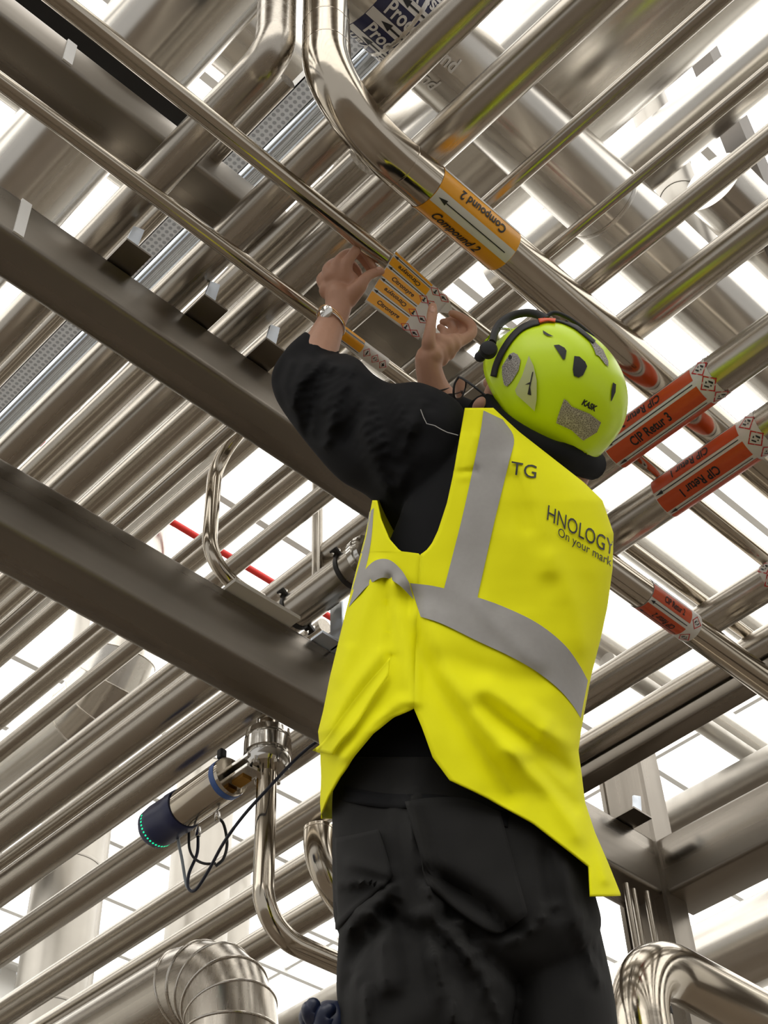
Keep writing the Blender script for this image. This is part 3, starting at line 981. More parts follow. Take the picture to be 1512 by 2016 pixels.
# honeycomb reflective film of the helmet
m_, nt_, b_ = new_mat('reflex_film')
tc_ = nt_.nodes.new('ShaderNodeTexCoord')
vo_ = nt_.nodes.new('ShaderNodeTexVoronoi')
vo_.feature = 'DISTANCE_TO_EDGE'
vo_.inputs['Scale'].default_value = 260
cr2_ = nt_.nodes.new('ShaderNodeValToRGB')
cr2_.color_ramp.elements[0].color = (0.60, 0.57, 0.52, 1)
cr2_.color_ramp.elements[1].color = (0.22, 0.20, 0.18, 1)
cr2_.color_ramp.elements[1].position = 0.12
nt_.links.new(tc_.outputs['Object'], vo_.inputs['Vector'])
nt_.links.new(vo_.outputs['Distance'], cr2_.inputs['Fac'])
nt_.links.new(cr2_.outputs['Color'], b_.inputs['Base Color'])
b_.inputs['Roughness'].default_value = 0.4


def fuse(o, voxel, it, name):
    """melt overlapping closed pieces of one mesh into a single smooth skin"""
    rm = o.modifiers.new('fuse', 'REMESH')
    rm.mode, rm.voxel_size = 'VOXEL', voxel
    sm = o.modifiers.new('relax', 'SMOOTH')
    sm.factor, sm.iterations = 0.5, it
    me = bpy.data.meshes.new_from_object(o.evaluated_get(bpy.context.evaluated_depsgraph_get()))
    o.modifiers.clear()
    old = o.data
    o.data = me
    bpy.data.meshes.remove(old)
    me.name = name
    me.polygons.foreach_set('use_smooth', [True] * len(me.polygons))
    return o


def ip(t, xs, ys):
    return float(np.interp(t, xs, ys))


HIPX, HIPD = 930, 2.27
_hh = at_d(HIPX, 1560, HIPD)
_hr = math.hypot(_hh[0], _hh[1])


def axis_depth(y):
    """distance of the body's axis: shoulders nearer to the pipes, legs upright below the hip"""
    if y <= 1560:
        return ip(y, (780, 890, 1560), (2.64, 2.60, HIPD))
    d = ray(HIPX, y)
    return _hr / math.hypot(d[0], d[1])


def ridge(x, y, pts, w):
    """soft fold along a line of (x, y): 1 on the line, fading out over w"""
    best = 1e9
    for (ax, ay), (bx, by) in zip(pts[:-1], pts[1:]):
        dx, dy = bx - ax, by - ay
        t = max(0.0, min(1.0, ((x - ax) * dx + (y - ay) * dy) / (dx * dx + dy * dy)))
        best = min(best, math.hypot(x - ax - t * dx, y - ay - t * dy))
    return math.exp(-(best / w) ** 2)


def img_loft(secs, n=40, sub=4, mb=None, cap=True, disp=None, ex=1.0):
    """closed body through sections (cx, cy, nx, ny, half width in px, axis depth, half thickness)"""
    S = np.array(smooth_path([np.array(s, float) for s in secs], sub))
    vs, fs = [], []
    for s in S:
        cx, cy, nx, ny, hw, D, T = s
        l = math.hypot(nx, ny)
        nx, ny = nx / l, ny / l
        for k in range(n):
            a = 2 * math.pi * k / n
            c, si = math.cos(a), math.sin(a)
            c = math.copysign(abs(c) ** ex, c)
            si = math.copysign(abs(si) ** ex, si)
            x, y = cx + nx * hw * c, cy + ny * hw * c
            dd = D - T * si
            if disp:
                dd -= disp(x, y) * max(0.0, si + 0.25)
            vs.append(at_d(x, y, dd))
    N = len(S)
    for i in range(N - 1):
        for k in range(n):
            l = (k + 1) % n
            fs.append((i * n + k, (i + 1) * n + k, (i + 1) * n + l, i * n + l))
    if cap:
        fs.append(tuple(range(n)))
        fs.append(tuple((N - 1) * n + k for k in range(n))[::-1])
    m = mb or MB()
    m.add(vs, fs)
    return m


# ---- vest outline (x of both silhouettes per row) and its relief
VY = (800, 850, 900, 950, 985, 1050, 1120, 1195, 1260, 1330, 1400, 1440, 1478, 1530, 1580, 1640, 1700, 1760)
VL = (915, 880, 800, 745, 733, 720, 702, 683, 667, 650, 636, 626, 630, 632, 630, 634, 640, 646)
VR = (968, 1022, 1086, 1150, 1186, 1208, 1206, 1196, 1182, 1164, 1151, 1144, 1139, 1146, 1152, 1172, 1198, 1222)
VT = (0.10, 0.115, 0.125, 0.13, 0.135, 0.14, 0.142, 0.145, 0.155, 0.165, 0.175, 0.182, 0.186, 0.188, 0.188, 0.185, 0.18, 0.17)
FOLDS = [
    ([(830, 1215), (880, 1330), (960, 1440), (1010, 1480)], 26, 0.016), ([(800, 1180), (850, 1330), (930, 1450), (1000, 1560)], 24, -0.014),
    ([(960, 1350), (1040, 1420), (1130, 1470)], 20, 0.013), ([(950, 1390), (1020, 1440), (1120, 1520)], 18, -0.014),
    ([(1040, 1390), (1078, 1420), (1058, 1465)], 12, 0.006), ([(880, 1300), (960, 1330), (1060, 1340)], 26, -0.008),
    ([(1000, 1480), (1090, 1560), (1140, 1640)], 22, 0.012), ([(1050, 1500), (1130, 1590)], 14, -0.010),
    ([(1020, 900), (1060, 1000), (1080, 1120)], 20, 0.007), ([(1010, 940), (1035, 1040)], 14, -0.005),
    ([(1090, 1100), (1130, 1190), (1150, 1270)], 22, 0.006), ([(940, 1190), (1050, 1300)], 18, 0.003),
    ([(760, 1140), (764, 1230), (768, 1290)], 8, -0.008), ([(775, 1150), (800, 1260), (815, 1380)], 14, 0.010),
    ([(740, 1120), (700, 1230), (660, 1330)], 20, 0.008), ([(720, 1150), (690, 1260)], 12, -0.006),
    ([(768, 1300), (720, 1360), (670, 1430), (640, 1470)], 14, -0.006), ([(750, 1290), (700, 1350), (650, 1430)], 16, 0.008),
    ([(790, 1380), (740, 1420), (680, 1490)], 12, 0.008), ([(1150, 1560), (1180, 1660), (1195, 1730)], 12, 0.012), ([(1165, 1580), (1200, 1680)], 9, -0.008),
    ([(935, 860), (925, 900), (915, 940)], 8, 0.003), ([(905, 930), (940, 925)], 5, -0.004)]


def vest_relief(x, y):
    d = 0.0
    for pts, w, a in FOLDS:
        d += 1.5 * a * ridge(x, y, pts, w)
    d += 0.006 * mnoise.noise(Vector((x * 0.012, y * 0.008, 3.1))) + 0.002 * mnoise.noise(Vector((x * 0.03, y * 0.02, 9.0)))
    return d


def vest_pt(th, y, lift=0.0):
    L, R_, T = ip(y, VY, VL), ip(y, VY, VR), ip(y, VY, VT) + lift
    xm, hw = (L + R_) / 2, (R_ - L) / 2 + lift * FPX / 2.5
    s = math.sin(th)
    x = xm - hw * math.cos(th)
    sg = math.copysign(abs(s) ** 0.8, s)
    return x, axis_depth(y) - T * sg - (vest_relief(x, y) * min(1.0, max(0.0, s * 2.0)))


def vest_th(x, y):
    L, R_ = ip(y, VY, VL), ip(y, VY, VR)
    return math.acos(max(-1, min(1, ((L + R_) / 2 - x) / ((R_ - L) / 2))))


def vest_at(x, y, lift=0.0):
    xx, d = vest_pt(vest_th(x, y), y, lift)
    return at_d(x, y, d)


def row_patch(y0, y1, ny, left, right, nx, wrapL=None, wrapR=None, lift=0.0, mb=None):
    vs, fs = [], []
    for i in range(ny + 1):
        y = y0 + (y1 - y0) * i / ny
        a = vest_th(left(y), y) if wrapL is None else wrapL
        b = vest_th(right(y), y) if wrapR is None else math.pi + wrapR
        for k in range(nx + 1):
            th = a + (b - a) * k / nx
            x, d = vest_pt(th, y, lift)
            vs.append(at_d(x, y, d))
    for i in range(ny):
        for k in range(nx):
            q = i * (nx + 1) + k
            fs.append((q, q + nx + 1, q + nx + 2, q + 1))
    m = mb or MB()
    m.add(vs, fs)
    return m


def edge_patch(A, B_, nu, nv, lift, fn=None, mb=None):
    """patch between two traced edges, laid on the vest"""
    A, B_ = np.array(smooth_path(A, 6)), np.array(smooth_path(B_, 6))
    def samp(P, t):
        s = np.concatenate([[0], np.cumsum(np.hypot(*np.diff(P, axis=0).T))])
        return np.array([np.interp(t * s[-1], s, P[:, 0]), np.interp(t * s[-1], s, P[:, 1])])
    vs, fs = [], []
    for i in range(nu + 1):
        a, b = samp(A, i / nu), samp(B_, i / nu)
        for k in range(nv + 1):
            p = a + (b - a) * k / nv
            vs.append((fn or vest_at)(p[0], p[1], lift))
    for i in range(nu):
        for k in range(nv):
            q = i * (nv + 1) + k
            fs.append((q, q + 1, q + nv + 2, q + nv + 1))
    m = mb or MB()
    m.add(vs, fs)
    return m


pbase = at_d(940, 1560, HIPD)
person = thing('person', (pbase[0], pbase[1], 1.95), 'worker in a yellow vest and lime helmet reaching up to a pipe', 'person')

# ---- skin body: overlapping rounded limbs fused into one surface
def capsule(m, pts, n=16):
    """rounded tapered limb through (point, radius)"""
    P = smooth_path([np.array([*p, r]) for p, r in pts], 5)
    path = [q[:3] for q in P]
    rad = [max(0.001, q[3]) for q in P]
    t0, t1 = nrm(path[0] - path[1]), nrm(path[-1] - path[-2])
    pre = [path[0] + t0 * rad[0] * s for s in (0.98, 0.85, 0.5)]
    post = [path[-1] + t1 * rad[-1] * s for s in (0.5, 0.85, 0.98)]
    rp = [rad[0] * s for s in (0.2, 0.53, 0.87)]
    rq = [rad[-1] * s for s in (0.87, 0.53, 0.2)]
    m.tube(pre + path + post, rp + rad + rq, n)


def ball(m, c, ax, rad, n=20):
    c = np.array(c, float)
    ax = [nrm(a) for a in ax]
    prof = [(-math.cos(math.pi * i / 12), math.sin(math.pi * i / 12)) for i in range(13)]
    vs, fs = [], []
    for h, r in prof:
        for k in range(n):
            a = 2 * math.pi * k / n
            vs.append(c + ax[2] * rad[2] * h + max(r, 0.01) * (ax[0] * rad[0] * math.cos(a) + ax[1] * rad[1] * math.sin(a)))
    for i in range(12):
        for k in range(n):
            l = (k + 1) % n
            fs.append((i * n + k, i * n + l, (i + 1) * n + l, (i + 1) * n + k))
    fs += [tuple(range(n))[::-1], tuple(12 * n + k for k in range(n))]
    m.add(vs, fs)


bodyM = MB()
PXM = lambda d: d / FPX                      # metres per pixel at depth d
def L3(x, y, d):
    return at_d(x, y, d)


# left hand, back of the hand towards us, pinching the sheet against the pipe
HD = 2.975
wristL, elbowL, shoulderL = L3(664, 612, 2.945), L3(604, 752, 2.80), L3(880, 880, 2.62)
capsule(bodyM, [(shoulderL, .052), (L3(740, 815, 2.70), .047), (elbowL, .043)])
capsule(bodyM, [(elbowL, .043), (L3(625, 700, 2.86), .040), (L3(648, 645, 2.92), .031), (wristL, .0275), (L3(668, 585, 2.96), .030)])
for (x, y, d, r) in ((678, 580, 2.968, .026), (662, 572, 2.968, .025), (646, 572, 2.975, .020), (690, 578, 2.965, .022), (672, 548, 2.968, .021), (655, 545, 2.972, .020), (640, 556, 2.985, .016), (690, 552, 2.965, .019)):
    ball(bodyM, L3(x, y, d), (CX, CU, CF), (r, r, r * 0.72))
fingersL = [
    [((683, 548, 2.965), .0145), ((683, 520, 2.962), .0125), ((698, 496, 2.965), .0105), ((709, 484, 2.972), .0098), ((720, 500, 2.985), .0090), ((730, 516, 2.99), .0085), ((736, 526, 2.99), .0078)],     # index
    [((665, 540, 2.968), .0145), ((664, 518, 2.972), .0120), ((684, 499, 2.99), .0105), ((706, 502, 3.01), .0098), ((722, 521, 3.015), .0090), ((729, 533, 3.012), .0080)],                              # middle
    [((648, 545, 2.975), .0135), ((645, 530, 2.982), .0118), ((660, 516, 3.005), .0102), ((684, 514, 3.025), .0095), ((702, 530, 3.03), .0086), ((708, 540, 3.03), .0078)],                              # ring
    [((636, 560, 2.985), .0120), ((632, 549, 2.992), .0105), ((642, 538, 3.01), .0090), ((662, 534, 3.03), .0083), ((676, 546, 3.035), .0074)],                                                        # little
    [((684, 590, 2.955), .0200), ((706, 566, 2.948), .0165), ((717, 551, 2.948), .0125), ((728, 541, 2.955), .0108), ((741, 536, 2.962), .0100), ((750, 534, 2.966), .0088)]]                           # thumb
for f in fingersL:
    capsule(bodyM, [(L3(*p), r) for p, r in f])

# right hand, thumb on the sheet, fingers closed round the pipe
shoulderR, elbowR, wristR = L3(1110, 930, 2.80), L3(905, 830, 2.92), L3(842, 712, 2.905)
capsule(bodyM, [(shoulderR, .052), (L3(1000, 880, 2.88), .045), (elbowR, .040)])
capsule(bodyM, [(elbowR, .040), (L3(858, 770, 2.915), .031), (wristR, .0265), (L3(848, 700, 2.905), .027)])
for (x, y, d, r) in ((858, 692, 2.915, .026), (873, 682, 2.925, .025), (888, 677, 2.935, .022), (862, 676, 2.92, .022), (880, 692, 2.935, .020), (898, 672, 2.945, .018), (850, 705, 2.91, .024), (866, 704, 2.925, .020)):
    ball(bodyM, L3(x, y, d), (CX, CU, CF), (r, r, r * 0.8))
fingersR = [
    [((848, 700, 2.905), .0170), ((844, 676, 2.89), .0150), ((847, 650, 2.892), .0120), ((849, 634, 2.900), .0108), ((851, 617, 2.915), .0112), ((852, 603, 2.925), .0090)],      # thumb
    [((893, 676, 2.94), .0150), ((913, 668, 2.955), .0125), ((929, 656, 2.97), .0112), ((928, 640, 2.985), .0100), ((914, 628, 2.995), .0095), ((899, 620, 3.0), .0090), ((889, 617, 3.0), .0080)],   # index
    [((886, 680, 2.945), .0145), ((905, 668, 2.975), .0120), ((914, 652, 3.00), .0108), ((908, 636, 3.02), .0098), ((892, 630, 3.025), .0092), ((882, 632, 3.022), .0082)],     # middle
    [((874, 680, 2.94), .0140), ((888, 664, 2.98), .0115), ((892, 648, 3.005), .0102), ((884, 636, 3.022), .0095), ((872, 634, 3.025), .0084)],                                  # ring
    [((864, 680, 2.935), .0120), ((872, 664, 2.97), .0100), ((874, 652, 2.99), .0090), ((866, 644, 3.005), .0080)]]                                                            # little
for f in fingersR:
    capsule(bodyM, [(L3(*p), r) for p, r in f])

# head frame: turned to the hands and looking up
hf = nrm(-0.70 * CX + 0.60 * CU + 0.38 * CF)
hu = 0.54 * CX + 0.80 * CU - 0.27 * CF
hu = nrm(hu - hf * (hu @ hf))
hr = np.cross(hf, hu)                        # the wearer's right
HC = at_d(1069, 792, 2.765)                  # middle of the head


def H(a, b, c):                              # forward, right, up in head axes
    return HC + hf * a + hr * b + hu * c


NECK = at_d(1050, 905, 2.72)
ball(bodyM, H(0.0, 0, 0.0), (hf, hr, hu), (.096, .076, .115))
ball(bodyM, H(.052, 0, -.075), (hf, hr, hu), (.052, .056, .062))      # jaw
ball(bodyM, H(.083, 0, -.03), (hf, hr, hu), (.028, .05, .05))
capsule(bodyM, [(H(.096, 0, .012), .009), (H(.112, 0, -.018), .011), (H(.116, 0, -.034), .013)])   # nose
ball(bodyM, H(.098, 0, -.066), (hf, hr, hu), (.010, .022, .009))     # mouth
for s in (-1, 1):
    ball(bodyM, H(-.012, s * .079, -.022), (hf, hr, hu), (.020, .009, .032))   # ear
    ball(bodyM, H(.087, s * .032, .016), (hf, hr, hu), (.012, .016, .012))     # eye lids
capsule(bodyM, [(H(-.02, 0, -.05), .050), (NECK, .048), (at_d(1035, 970, 2.67), .055)])
# trunk and legs
rows = [(900, 0.45), (960, 0.65), (1060, 0.70), (1200, 0.72), (1350, 0.74), (1480, 0.72), (1600, 0.72), (1720, 0.7)]
secs = []
for y, q in rows:
    L, R_ = ip(y, VY, VL), ip(y, VY, VR)
    if y < 1000:
        L = max(L, 900)
    if y > 1500:
        L, R_ = 665, 1150
    secs.append(((L + R_) / 2, y, 1, 0, (R_ - L) / 2 * q, axis_depth(y) + 0.01, 0.095))
img_loft(secs, 24, 3, bodyM)
FEETZ = 1.95
hipL, hipR = at_d(830, 1720, axis_depth(1720) - 0.03), at_d(1060, 1740, axis_depth(1740) + 0.08)
for hp, sx in ((hipL, -0.04), (hipR, 0.05)):
    kn = np.array([hp[0] + sx * 0.4, hp[1] + 0.03, hp[2] - 0.33])
    an = np.array([hp[0] + sx * 0.6, hp[1] - 0.02, FEETZ + 0.09])
    kn[2] = (hp[2] + an[2]) / 2
    capsule(bodyM, [(hp, .075), ((hp + kn) / 2, .070), (kn, .055), ((kn + an) / 2, .050), (an, .038)])
    capsule(bodyM, [(an + (0, -.03, -.055), .034), (an + (0, .06, -.06), .033), (an + (0, .15, -.066), .026)])
tmp = bodyM.build('body', 'skin', person, smooth=0)
fuse(tmp, 0.0032, 5, 'body')
BODY = tmp

# finger nails
def nail(p0, p1, wdt, mat='nail'):
    a, b = L3(*p0), L3(*p1)
    t = nrm(b - a)
    n_ = nrm(-CF - t * (-CF @ t))
    w = np.cross(t, n_)
    vs, fs = [], []
    for i in range(5):
        for k in range(5):
            u, v = i / 4, (k - 2) / 2
            c = a + (b - a) * u
            wd = wdt * (1 - 0.35 * (2 * u - 1) ** 2)
            vs.append(c + w * wd * v * 0.5 + n_ * (0.0012 - 0.0016 * v * v))
    for i in range(4):
        for k in range(4):
            q = i * 5 + k
            fs.append((q, q + 1, q + 6, q + 5))
    MB().add(vs, fs).build('finger_nail', mat, BODY, solidify=0.0006)


nail((851, 616, 2.902), (852, 603, 2.914), .0125)
nail((741, 530, 2.953), (751, 529, 2.958), .010)

# ---- jacket: left sleeve, trunk and right shoulder
def cloth_relief(x, y):
    d = 0.0
    for pts, w, a in (([(700, 760), (720, 850), (760, 960)], 16, .012), ([(605, 715), (575, 770), (590, 840)], 12, .010), ([(640, 740), (610, 800), (605, 860)], 12, -.010),
                      ([(680, 720), (640, 800)], 12, .008), ([(780, 760), (800, 840)], 14, .008), ([(560, 700), (545, 750)], 9, -.006), ([(820, 760), (850, 800)], 10, -.006),
                      ([(620, 690), (660, 720), (740, 740)], 12, .006), ([(640, 705), (590, 760), (575, 800)], 6, .007), ([(655, 720), (618, 790), (612, 850)], 6, .008), ([(575, 715), (560, 760), (572, 810)], 6, .006), ([(700, 720), (668, 780), (640, 880)], 8, .008), ([(850, 770), (800, 860), (790, 960)], 9, .007), ([(720, 780), (745, 860), (780, 940)], 6, .007), ([(760, 770), (720, 800)], 6, .005), ([(740, 760), (680, 860)], 14, -.008)):
        d += 1.8 * a * ridge(x, y, pts, w)
    return d + 0.006 * mnoise.noise(Vector((x * 0.02, y * 0.02, 1.0)))


jk = img_loft([
    (900, 985, .30, -.95, 120, 2.63, .10), (852, 937, .34, -.94, 153, 2.63, .115), (782, 870, .38, -.92, 126, 2.655, .11), (720, 850, .47, -.88, 108, 2.69, .10), (675, 811, .63, -.78, 96, 2.73, .092),
    (643, 773, .74, -.67, 92, 2.765, .085), (617, 740, .89, -.46, 86, 2.80, .078), (607, 715, .96, -.26, 74, 2.83, .068), (615, 694, 1, .04, 56, 2.86, .058), (625, 681, .94, .34, 44, 2.875, .052), (635, 671, .88, .47, 39, 2.89, .046)],
    48, 5, None, True, cloth_relief)
secs = []
for y in (835, 870, 910, 960, 1020, 1100, 1200, 1300, 1400, 1480, 1560):
    L, R_ = ip(y, VY, VL), ip(y, VY, VR)
    L = max(L, ip(y, (835, 960, 1100, 1400, 1560), (915, 800, 745, 690, 668)))
    R_ = min(R_, ip(y, (835, 870, 960, 1560), (1075, 1095, 1150, 1160)))
    secs.append(((L + R_) / 2, y, 1, 0, (R_ - L) / 2 - 9, axis_depth(y), ip(y, VY, VT) - ip(y, (835, 1200, 1400), (.022, .024, .06))))
img_loft(secs, 44, 4, jk, True)
# right shoulder and upper arm behind the head
img_loft([(1120, 960, .4, .92, 95, 2.76, .08), (1060, 905, .5, .86, 85, 2.82, .075), (985, 855, .5, .86, 66, 2.88, .065), (915, 815, .55, .83, 52, 2.91, .055), (882, 790, .88, .47, 40, 2.92, .045), (868, 772, .9, .43, 34, 2.918, .038)], 36, 5, jk, True)
jacket = fuse(jk.build('jacket', 'black_cloth', person, smooth=0), 0.0042, 2, 'jacket')
# collar roll under the helmet
MB().tube(smooth_path([at_d(x, y, d) for x, y, d in ((948, 800, 2.71), (975, 835, 2.675), (1022, 868, 2.65), (1085, 898, 2.65), (1135, 905, 2.71), (1165, 915, 2.78))], 6), [0.03] * 31, 16).build('collar', 'black_cloth', jacket, smooth=80)
# pale shoulder seam thread
MB().tube([at_d(x, y, 2.519) for x, y in ((828, 806), (834, 822), (840, 834), (856, 838), (868, 845), (880, 851), (902, 857))], 0.0008, 6).build('seam_thread', 'thread_white', jacket)

# ---- vest
LBX = lambda y: ip(y, (803, 860, 930, 990, 1045, 1070, 1085, 1090, 1140, 1290, 1395, 1430, 1490, 1535, 1570, 1620, 1680, 1705, 1762), (915, 905, 893, 880, 862, 850, 838, 828, 824, 818, 815, 830, 852, 885, 960, 1050, 1128, 1160, 1163))
RBX = lambda y: ip(y, VY, VR)
vm = row_patch(803, 1764, 210, LBX, RBX, 70, None, 1.15)
RB2 = lambda y: ip(y, (985, 1020, 1060, 1085, 1090, 1140, 1290, 1395, 1412, 1445, 1487, 1530, 1570, 1612), (741, 749, 766, 788, 828, 824, 818, 815, 776, 735, 700, 668, 645, 628))
LB2 = lambda y: ip(y, VY, VL)
row_patch(985, 1612, 150, LB2, RB2, 40, -0.9, None, 0.0, vm)
# back of the vest on the far side
vs, fs = [], []
vest = vm.build('vest', 'hivis', person, smooth=80, solidify=0.0025)
# shoulder strap going over to the front
sp_ = edge_patch([(915, 803), (925, 800), (945, 812)], [(905, 850), (935, 845), (965, 850)], 8, 8, 0.004)
# pocket flap on the front panel
fl = MB()
def flap_at(x, y, lift):
    p = vest_at(x, y, 0.0)
    return p - nrm(p - CAM) * lift
edge_patch([(768, 1296), (720, 1350), (672, 1412), (640, 1458), (617, 1478)], [(765, 1330), (735, 1375), (700, 1430), (672, 1462), (656, 1486)], 24, 6, 0.018, flap_at, fl)
fl.build('pocket_flap', 'hivis', vest, smooth=80, solidify=0.002)
# reflective bands
e = MB()
edge_patch([(952, 808), (946, 850), (936, 900), (912, 1010), (892, 1090), (874, 1160)], [(990, 826), (1012, 862), (1002, 910), (975, 1020), (958, 1095), (940, 1176)], 40, 8, 0.003, None, e)
e.build('reflective_band', 'reflective_grey', vest, smooth=80)
e = MB()
edge_patch([(807, 1148), (860, 1155), (940, 1176), (1000, 1198), (1060, 1228), (1110, 1268), (1140, 1308), (1160, 1345)], [(828, 1214), (870, 1228), (940, 1262), (1000, 1290), (1050, 1318), (1095, 1352), (1125, 1385), (1146, 1418)], 60, 10, 0.0035, None, e)
e.build('reflective_band', 'reflective_grey', vest, smooth=80)
e = MB()
edge_patch([(700, 1150), (718, 1122), (740, 1103), (766, 1102), (790, 1122), (806, 1148)], [(686, 1196), (706, 1172), (728, 1150), (756, 1137), (786, 1152), (814, 1180)], 40, 8, 0.008, None, e)
e.build('reflective_band', 'reflective_grey', vest, smooth=80)
e = MB()
edge_patch([(727, 1008), (716, 1070), (703, 1115), (690, 1165)], [(736, 1000), (731, 1060), (722, 1110), (708, 1150)], 30, 5, 0.003, None, e)
e.build('reflective_band', 'reflective_grey', vest, smooth=80)


def vest_text(txt, p0, p1, size_px, slope=None, bold=0.0):
    """lettering bent onto the back of the vest along the line p0 -> p1"""
    V, Fs = text_mesh(txt, 1.0, 0.0, 0.12, bold=bold)
    w = V[:, 0].max() - V[:, 0].min()
    p0, p1 = np.array(p0, float), np.array(p1, float)
    t = (p1 - p0)
    ln = np.hypot(*t)
    t = t / ln
    up = np.array([0.10, -1.0])
    pts = []
    for a, b in V:
        q = p0 + t * (a - V[:, 0].min()) / w * ln + up * b * size_px
        R_ = ip(q[1], VY, VR)
        q[0] = min(q[0], R_ - 1.0)
        pts.append(vest_at(q[0], q[1], 0.0045))
    MB().add(pts, Fs).build('lettering', 'ink', vest, smooth=0)


vest_text('TG', (1006, 922), (1056, 931), 37)
vest_text('HNOLOGY', (1078, 1010), (1209, 1082), 42)
vest_text('On your mark', (1099, 1047), (1204, 1108), 24)

# ---- trousers
def trouser_relief(x, y):
    d = 0.0
    for pts, w, a in (([(800, 1580), (830, 1680), (850, 1750)], 22, .014), ([(850, 1720), (960, 1790), (1000, 1830)], 16, -.012), ([(760, 1760), (720, 1790), (665, 1830)], 14, .014),
                      ([(770, 1790), (700, 1870), (670, 1990)], 14, -.012), ([(840, 1790), (900, 1850), (985, 1930)], 20, .014), ([(880, 1800), (960, 1890), (1000, 1930)], 14, -.012),
                      ([(1100, 1680), (1130, 1800), (1180, 1930)], 10, .010), ([(1080, 1680), (1090, 1800)], 12, -.006), ([(850, 1860), (880, 1940), (900, 2016)], 18, .012), ([(760, 1850), (770, 1940)], 16, .010), ([(690, 1700), (760, 1720)], 12, .006), ([(665, 1745), (720, 1735), (775, 1750)], 7, .006), ([(665, 1850), (700, 1815), (760, 1780)], 6, .008), ([(820, 1800), (850, 1870), (860, 1960)], 7, .008), ([(900, 1840), (950, 1930), (985, 2000)], 7, .008), ([(1120, 1700), (1140, 1790), (1185, 1880)], 5, .008), ([(1060, 1690), (1070, 1790)], 6, .005), ([(690, 1900), (720, 1960), (730, 2016)], 8, .008), ([(760, 1780), (800, 1830), (900, 1870)], 8, -.008), ([(1000, 1860), (1060, 1820), (1090, 1780)], 8, .006)):
        d += 2.4 * a * ridge(x, y, pts, w)
    return d + 0.009 * mnoise.noise(Vector((x * 0.014, y * 0.012, 5.0)))


tm = MB()
hp = []
for y, L, R_, T in ((1490, 672, 1132, .128), (1560, 655, 1142, .140), (1640, 654, 1158, .152), (1700, 654, 1164, .156), (1760, 655, 1172, .156), (1820, 660, 1184, .148), (1880, 690, 1160, .120), (1930, 740, 1110, .07)):
    hp.append(((L + R_) / 2, y, 1, 0, (R_ - L) / 2, axis_depth(y), T))
img_loft(hp, 56, 5, tm, True, trouser_relief, 0.9)
for (xs, dd) in (((672, 662, 670, 680, 690, 700, 705), -0.035), ((985, 990, 992, 985, 985, 1000, 1010), 0.05)):
    R_s = (940, 1012, 1008, 995, 985, 985, 985) if dd < 0 else (1168, 1204, 1216, 1225, 1240, 1265, 1280)
    secs = []
    for y, L, R_ in zip((1770, 1930, 2016, 2150, 2400, 2600, 2745), xs, R_s):
        secs.append(((L + R_) / 2, y, 1, 0, (R_ - L) / 2, axis_depth(y) + dd, ip(y, (1770, 1850, 2016, 2200), (.10, .125, .125, .10))))
    img_loft(secs, 44, 6, tm, True, trouser_relief, 0.92)
trousers = fuse(tm.build('trousers', 'trouser_cloth', person, smooth=0), 0.0045, 2, 'trousers')
for sx, hp_ in ((-1, hipL), (1, hipR)):
    a = np.array([hp_[0] + (-0.024 if sx < 0 else 0.03), hp_[1] - 0.02, FEETZ])
    m = MB()
    capsule(m, [(a + (0, -.04, .052), .050), (a + (0, .05, .050), .048), (a + (0, .16, .042), .040)], 20)
    m.build('boot', 'black_rubber', person, smooth=80)


def trous_at(x, y, lift=0.0):
    L, R_ = ip(y, (1490, 1560, 1700, 1880, 2016), (668, 655, 654, 664, 672)), ip(y, (1490, 1560, 1700, 1880, 2016), (1138, 1142, 1164, 1196, 1216))
    c = max(-1, min(1, (x - (L + R_) / 2) / ((R_ - L) / 2)))
    s = (1 - abs(c) ** (2 / .9)) ** (.9 / 2)
    D = axis_depth(y) - ip(y, (1490, 1640, 1760, 1880), (.128, .152, .156, .15)) * s - trouser_relief(x, y) - lift
    return at_d(x, y, D)


e = MB()
edge_patch([(797, 1578), (850, 1570), (920, 1572), (985, 1598)], [(842, 1735), (900, 1790), (980, 1834), (1040, 1800)], 24, 14, 0.010, trous_at, e)
e.build('back_pocket', 'trouser_cloth', trousers, smooth=80, solidify=0.004)
e = MB()
edge_patch([(657, 1650), (700, 1642), (745, 1632)], [(660, 1830), (710, 1780), (775, 1725)], 16, 14, 0.012, trous_at, e)
e.build('side_pocket', 'trouser_cloth', trousers, smooth=80, solidify=0.004)
e = MB()
edge_patch([(668, 1545), (760, 1562), (880, 1566), (1000, 1600)], [(668, 1575), (760, 1590), (880, 1592), (1000, 1628)], 30, 3, 0.004, trous_at, e)
e.build('waistband', 'black_cloth', trousers, smooth=80, solidify=0.003)

# ---- work glove at the knee pocket
gl = MB()
gd = axis_depth(2016) - 0.02
capsule(gl, [(at_d(660, 2075, gd), .045), (at_d(650, 2030, gd), .042), (at_d(632, 2012, gd), .034), (at_d(616, 2004, gd), .020)], 20)
capsule(gl, [(at_d(622, 2010, gd - .01), .016), (at_d(612, 1990, gd - .012), .014), (at_d(616, 1980, gd - .012), .011)], 14)
capsule(gl, [(at_d(640, 2012, gd - .02), .018), (at_d(640, 1996, gd - .02), .014), (at_d(648, 1988, gd - .02), .010)], 14)
tag(gl.build('work_glove', 'glove_blue', None, smooth=80), 'dark blue coated work glove tucked beside the trouser leg', 'glove')

